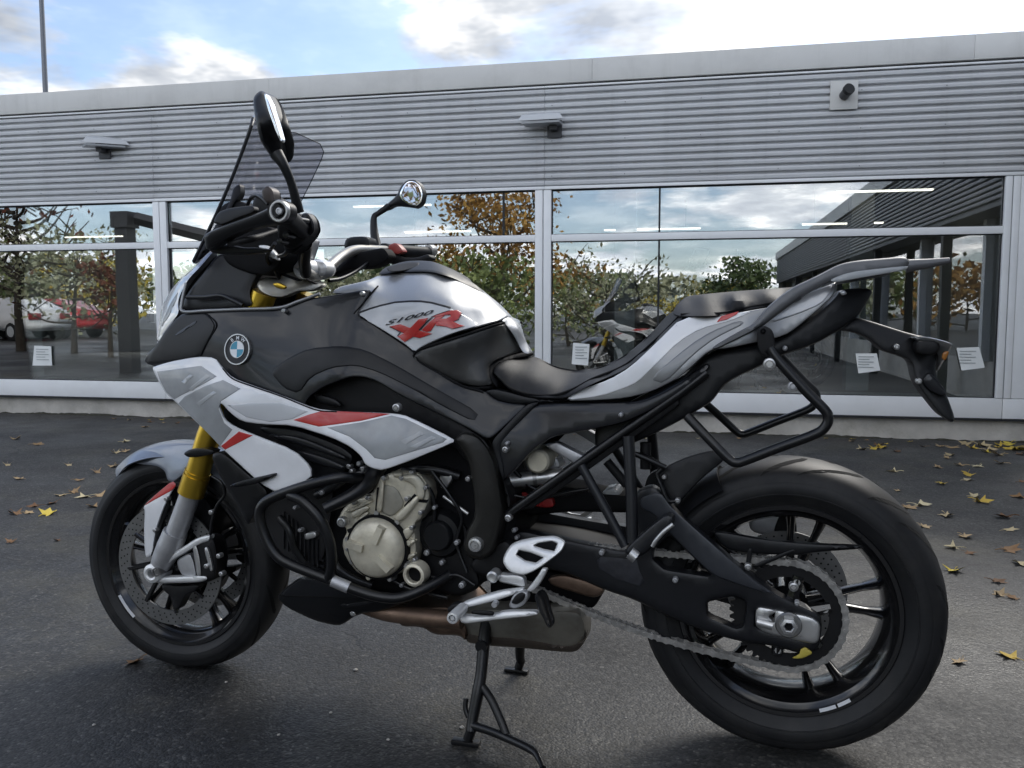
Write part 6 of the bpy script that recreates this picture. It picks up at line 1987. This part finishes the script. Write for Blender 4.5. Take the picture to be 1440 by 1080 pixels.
for nm_, cr_, pp_, r_ in HOSES:
    tube(nm_, C(cr_, pp_), r_, K['tubeb'], seg=8)
for cr_, q_, v_, r_ in (('D', (705, 300), -0.175, 0.006), ('D', (770, 380), -0.172, 0.005), ('D', (860, 520), -0.17, 0.006), ('D', (740, 560), -0.158, 0.007), ('D', (800, 600), -0.158, 0.006),
                        ('D', (880, 690), -0.172, 0.007), ('D', (640, 690), -0.172, 0.005), ('D', (215, 380), -0.19, 0.005), ('D', (320, 320), -0.19, 0.006), ('D', (235, 470), -0.185, 0.005),
                        ('F', (350, 470), -0.13, 0.006), ('F', (360, 500), -0.13, 0.005), ('F', (700, 560), -0.14, 0.006), ('H', (220, 480), -0.148, 0.006), ('H', (640, 560), -0.142, 0.005),
                        ('E', (700, 880), -0.198, 0.004), ('E', (1180, 760), -0.185, 0.005), ('G', (620, 470), -0.142, 0.005)):
    p_ = C(cr_, [q_])[0]
    bolt(p_[0], p_[1], v_, r_, K['grey_cast'])
for k in range(9):
    p_ = C('D', [(168 + 17 * k, 395 + 14 * k)])[0]
    q_ = C('D', [(168 + 17 * k, 545 + 9 * k)])[0]
    tube('radiator_fin', [(p_[0], p_[1], -0.158), (q_[0], q_[1], -0.158)], 0.0022, K['panel'], smooth=False, seg=5)

# seams: piping on the seats, dark joints between panels
for nm_, pp_, fld_, r_, m_ in (
        ('seat_piping', C('E', [(668, 606), (715, 648), (800, 674), (900, 676), (980, 650), (1060, 608), (1200, 548), (1330, 440), (1425, 345)]), STV, 0.0028, 'deep'),
        ('seat_piping', C('G', [(215, 338), (360, 334), (440, 318), (540, 298), (650, 280)]), PSV, 0.0026, 'deep'),
        ('panel_seam', C('W', [(560, 575), (600, 600), (662, 692), (560, 872), (520, 962)]), UFV, 0.0016, 'deep'),
        ('panel_seam', C('T', [(80, 816), (140, 745), (205, 668), (232, 640)]), TKV, 0.0018, 'deep'),
        ('panel_seam', C('E', [(80, 345), (200, 420), (310, 492), (330, 535), (480, 625), (600, 665)]), UFV, 0.0020, 'deep'),
        ('panel_seam', C('B', [(400, 415), (440, 457), (520, 488), (650, 533), (790, 588), (880, 597)]), SFV, 0.0016, 'deep')):
    vv_ = fld_(np.array([(p_[0], p_[1]) for p_ in pp_])) - 0.0015
    tube(nm_, [(p_[0], p_[1], float(v_)) for p_, v_ in zip(pp_, vv_)], r_, K[m_], seg=6, mirror=True)
# ================================================================== motorcycles on show indoors (dim behind the glass)
SHOW = [(-4.6, 2.3, 2.55, 'motorcycle on show behind the left window, nose to the right'),
        (-1.9, 2.6, 0.5, 'motorcycle on show behind the window near the fairing'),
        (1.1, 3.4, 2.5, 'motorcycle on show just right of the middle mullion'),
        (2.6, 2.4, 0.55, 'motorcycle on show in the right window below the tail')]
for s_, d_, rz_, lab in SHOW:
    c = copy_tree(bike)
    w_ = fac_w(s_, -d_, 0.16)
    c.location = w_
    c.rotation_euler = (0, 0, BYAW + rz_)
    tag(c, lab, 'motorcycle', 'motorcycles on show indoors')

# ================================================================== fallen leaves
def leafm(name, col, col2):
    m = pbr(name, col, 0.7, 0, 0.0)
    t = m.node_tree
    b = t.nodes['Principled BSDF']
    oi = N(t, 'ShaderNodeObjectInfo')
    tc = N(t, 'ShaderNodeTexCoord')
    no = N(t, 'ShaderNodeTexNoise', i_Scale=34.0, i_Detail=4.0)
    L(t, tc.outputs['Object'], no.inputs['Vector'])
    f = MATH(t, 'ADD', MATH(t, 'MULTIPLY', no.outputs[0], 1.3), MATH(t, 'MULTIPLY', oi.outputs['Random'], 0.6))
    L(t, RAMP(t, f, [(0.55, col), (1.0, col2)]), b.inputs['Base Color'])
    return m


LEAFM = {'yellow': leafm('leaf_yellow', (0.78, 0.62, 0.09), (0.56, 0.38, 0.06)),
         'tan': leafm('leaf_tan', (0.52, 0.39, 0.22), (0.33, 0.21, 0.10)),
         'pale': leafm('leaf_pale', (0.68, 0.60, 0.38), (0.48, 0.37, 0.2)),
         'brown': leafm('leaf_brown', (0.30, 0.17, 0.07), (0.16, 0.08, 0.035))}


def leaf_mesh(seed):
    rr = random.Random(seed)
    # maple outline: five lobes with notches
    tips = [(-150, 0.55), (-118, 0.34), (-85, 0.80), (-52, 0.46), (-20, 0.98), (0, 0.62), (22, 1.0), (52, 0.46), (86, 0.82), (118, 0.34), (150, 0.56), (180, 0.16)]
    pts = []
    for a, r in tips:
        a = math.radians(a + 90 + rr.uniform(-5, 5))
        r *= rr.uniform(0.88, 1.08)
        pts.append((r * math.cos(a), r * math.sin(a)))
    k1, k2, ph = rr.uniform(0.10, 0.34), rr.uniform(0.05, 0.25), rr.uniform(0, 6)

    def z(x, y):
        return max(0.0, k1 * (x * x) + k2 * y * y * 0.6 + 0.07 * math.sin(4 * x + ph) + 0.06 * math.cos(5 * y + ph)) + 0.03
    vs = [(0, 0, z(0, 0))]
    for x, y in pts:
        vs.append((x * 0.5, y * 0.5, z(x * 0.5, y * 0.5)))
    for x, y in pts:
        vs.append((x, y, z(x, y)))
    n = len(pts)
    fs = []
    for i in range(n):
        j = (i + 1) % n
        fs += [(0, 1 + i, 1 + j), (1 + i, 1 + n + i, 1 + n + j, 1 + j)]
    # stalk
    b = len(vs)
    for t in range(4):
        y = -0.1 - t * 0.28
        zz = z(0, 0) + 0.02 * t + 0.05 * math.sin(t)
        vs += [(0.02 + 0.05 * t * math.sin(ph), y, zz), (-0.02 + 0.05 * t * math.sin(ph), y, zz), (0.05 * t * math.sin(ph), y, zz + 0.035)]
    for t in range(3):
        for q in range(3):
            fs.append((b + 3 * t + q, b + 3 * t + (q + 1) % 3, b + 3 * t + 3 + (q + 1) % 3, b + 3 * t + 3 + q))
    me = bpy.data.meshes.new('fallen_leaf')
    me.from_pydata(vs, [], fs)
    for p in me.polygons:
        p.use_smooth = True
    return me


LEAF = {}
for c_ in LEAFM:
    LEAF[c_] = []
    for q in range(4):
        me = leaf_mesh(hash(c_) % 97 + 0 if False else (len(c_) * 13 + q * 7 + ord(c_[0])))
        me.materials.append(LEAFM[c_])
        LEAF[c_].append(me)
lr = random.Random(21)


def leaf(px, py, size, colr, label, group=None):
    x, y, _ = ground(px, py)
    o = bpy.data.objects.new('fallen_leaf', lr.choice(LEAF[colr]))
    COL.objects.link(o)
    o.location = (x, y, 0.001)
    size *= lr.uniform(0.75, 1.2)
    o.scale = (size * lr.uniform(0.7, 1.0), size, size * lr.uniform(0.9, 2.0))
    o.rotation_euler = (lr.uniform(-0.12, 0.12), lr.uniform(-0.12, 0.12), lr.uniform(0, 6.28))
    tag(o, label, 'leaf', group or 'fallen leaves on the asphalt')
    return o


leaf(192, 931, 0.052, 'brown', 'brown curled leaf lying just left of the front tyre contact')
leaf(1422, 925, 0.050, 'yellow', 'large bright yellow leaf at the right edge of the picture')
leaf(1342, 803, 0.046, 'yellow', 'curled yellow green leaf touching the outline of the rear tyre')
leaf(1350, 931, 0.046, 'tan', 'pale tan leaf right of the rear tyre near the yellow leaf')
leaf(1400, 819, 0.040, 'brown', 'thin brown leaf right of the curled yellow leaf')
leaf(1418, 746, 0.052, 'pale', 'long pale leaf at the right edge level with the tyre tread')
leaf(66, 724, 0.055, 'yellow', 'yellow leaf at the left end of the damp patch')
leaf(38, 722, 0.045, 'tan', 'tan leaf left of the yellow leaf on the damp patch')
leaf(88, 697, 0.055, 'pale', 'pale leaf at the head of the leaf row left of the front tyre')
leaf(10, 654, 0.055, 'pale', 'pale leaf at the left edge of the asphalt')
leaf(162, 637, 0.055, 'pale', 'pale leaf just left of the front fender tip')
leaf(1432, 633, 0.10, 'yellow', 'yellow leaf heap against the plinth at the right corner')
leaf(1324, 681, 0.055, 'yellow', 'yellow leaf right of the rear tyre crown')
def nth(k):
    return '%d%s' % (k, 'th' if 10 <= k % 100 <= 20 else {1: 'st', 2: 'nd', 3: 'rd'}.get(k % 10, 'th'))


RIGHT, LEFT = [], []


def number_off(lst, what, group):
    for cname in LEAFM:
        sel = sorted([l for l in lst if l[3] == cname], key=lambda l: -l[1])
        for k, (x, y, s_, c_) in enumerate(sel):
            leaf(x, y, s_ * 1.1, c_, '%s %s, %s nearest the camera of its colour' % (c_, what, nth(k + 1)), group)


for (x, y, s_, c_) in [(1258, 664, .06, 'pale'), (1262, 690, .05, 'tan'), (1351, 655, .06, 'tan'), (1375, 656, .06, 'pale'), (1361, 668, .05, 'yellow'),
                       (1360, 676, .055, 'pale'), (1320, 658, .05, 'tan'), (1335, 641, .05, 'pale'), (1332, 645, .05, 'tan'), (1336, 630, .06, 'tan'),
                       (1358, 625, .07, 'pale'), (1378, 627, .06, 'pale'), (1322, 628, .05, 'tan'), (1370, 699, .055, 'pale'), (1378, 706, .055, 'yellow'),
                       (1293, 711, .055, 'pale'), (1275, 714, .05, 'tan'), (1330, 725, .055, 'pale'), (1298, 741, .05, 'tan'), (1342, 771, .05, 'pale'),
                       (1356, 755, .045, 'tan'), (1362, 778, .04, 'brown'), (1414, 728, .05, 'brown'), (1436, 700, .05, 'brown'), (1418, 775, .045, 'brown'),
                       (1438, 795, .045, 'pale'), (1425, 842, .04, 'brown'), (1408, 838, .04, 'tan'), (1438, 678, .05, 'brown'), (1300, 628, .05, 'tan'), (1213, 632, .05, 'pale'),
                       (1408, 652, .05, 'tan'), (1420, 626, .08, 'yellow'), (1405, 640, .06, 'tan'), (1390, 634, .06, 'pale')]:
    RIGHT.append((x, y, s_, c_))
for _ in range(7):
    RIGHT.append((lr.uniform(1225, 1438), 622 + abs(lr.gauss(0, 9)) + lr.uniform(0, 6), lr.uniform(0.04, 0.07), lr.choice(['yellow', 'pale', 'tan', 'brown', 'yellow'])))
for _ in range(3):
    RIGHT.append((lr.uniform(1380, 1439), lr.uniform(626, 640), lr.uniform(0.05, 0.08), 'yellow'))
number_off(RIGHT, 'leaf right of the rear wheel', 'leaves right of the rear wheel')
for (x, y, s_, c_) in [(120, 699, .05, 'pale'), (140, 698, .05, 'tan'), (105, 693, .05, 'tan'), (135, 664, .06, 'tan'), (160, 656, .05, 'tan'), (96, 654, .05, 'pale'),
                       (176, 635, .05, 'tan'), (175, 622, .05, 'pale'), (50, 626, .05, 'tan'), (22, 618, .05, 'tan'), (110, 676, .05, 'tan'), (28, 674, .05, 'tan'),
                       (205, 601, .06, 'tan'), (130, 713, .045, 'tan'), (20, 722, .045, 'brown'), (50, 712, .045, 'brown'), (75, 708, .04, 'brown'), (15, 763, .04, 'brown'), (80, 760, .03, 'brown')]:
    LEFT.append((x, y, s_, c_))
number_off(LEFT, 'leaf left of the front wheel', 'leaves left of the front wheel')
for i, s_ in enumerate(sorted(lr.uniform(-4.9, 3.8) for _ in range(48))):
    w_ = fac_w(s_, lr.uniform(0.02, 0.2) + abs(lr.gauss(0, 0.2)), 0)
    o = bpy.data.objects.new('fallen_leaf', lr.choice(LEAF[lr.choice(['tan', 'pale', 'brown', 'yellow'])]))
    COL.objects.link(o)
    o.location = (w_[0], w_[1], 0.002)
    q = lr.uniform(0.02, 0.04)
    o.scale = (q, q, q * 1.4)
    o.rotation_euler = (0, 0, lr.uniform(0, 6.28))
    tag(o, 'tiny dry leaf at the foot of the showroom plinth, %s from the left' % nth(i + 1), 'leaf', 'leaves along the plinth')
# a few pebbles and specks near the stand
M_PEB = pbr('pebble', (0.42, 0.40, 0.37), 0.8, 0, 0.2, 40)
for i, (x, y, r_) in enumerate(sorted([(650, 1024, .006), (500, 943, .006), (465, 1003, .004), (546, 1041, .004), (392, 1034, .004), (132, 1020, .004), (700, 975, .003), (880, 1010, .003), (318, 960, .004)])):
    gx, gy, _ = ground(x, y)
    me = bpy.data.meshes.new('pebble')
    bm = bmesh.new()
    bmesh.ops.create_icosphere(bm, subdivisions=2, radius=r_)
    for v in bm.verts:
        v.co *= lr.uniform(0.75, 1.15)
        v.co.z *= 0.6
    bm.to_mesh(me)
    bm.free()
    me.materials.append(M_PEB)
    o = bpy.data.objects.new('pebble', me)
    COL.objects.link(o)
    o.location = (gx, gy, r_ * 0.45)
    tag(o, 'tiny pale pebble on the near asphalt, %s from the left' % nth(i + 1), 'pebble', 'pebbles')
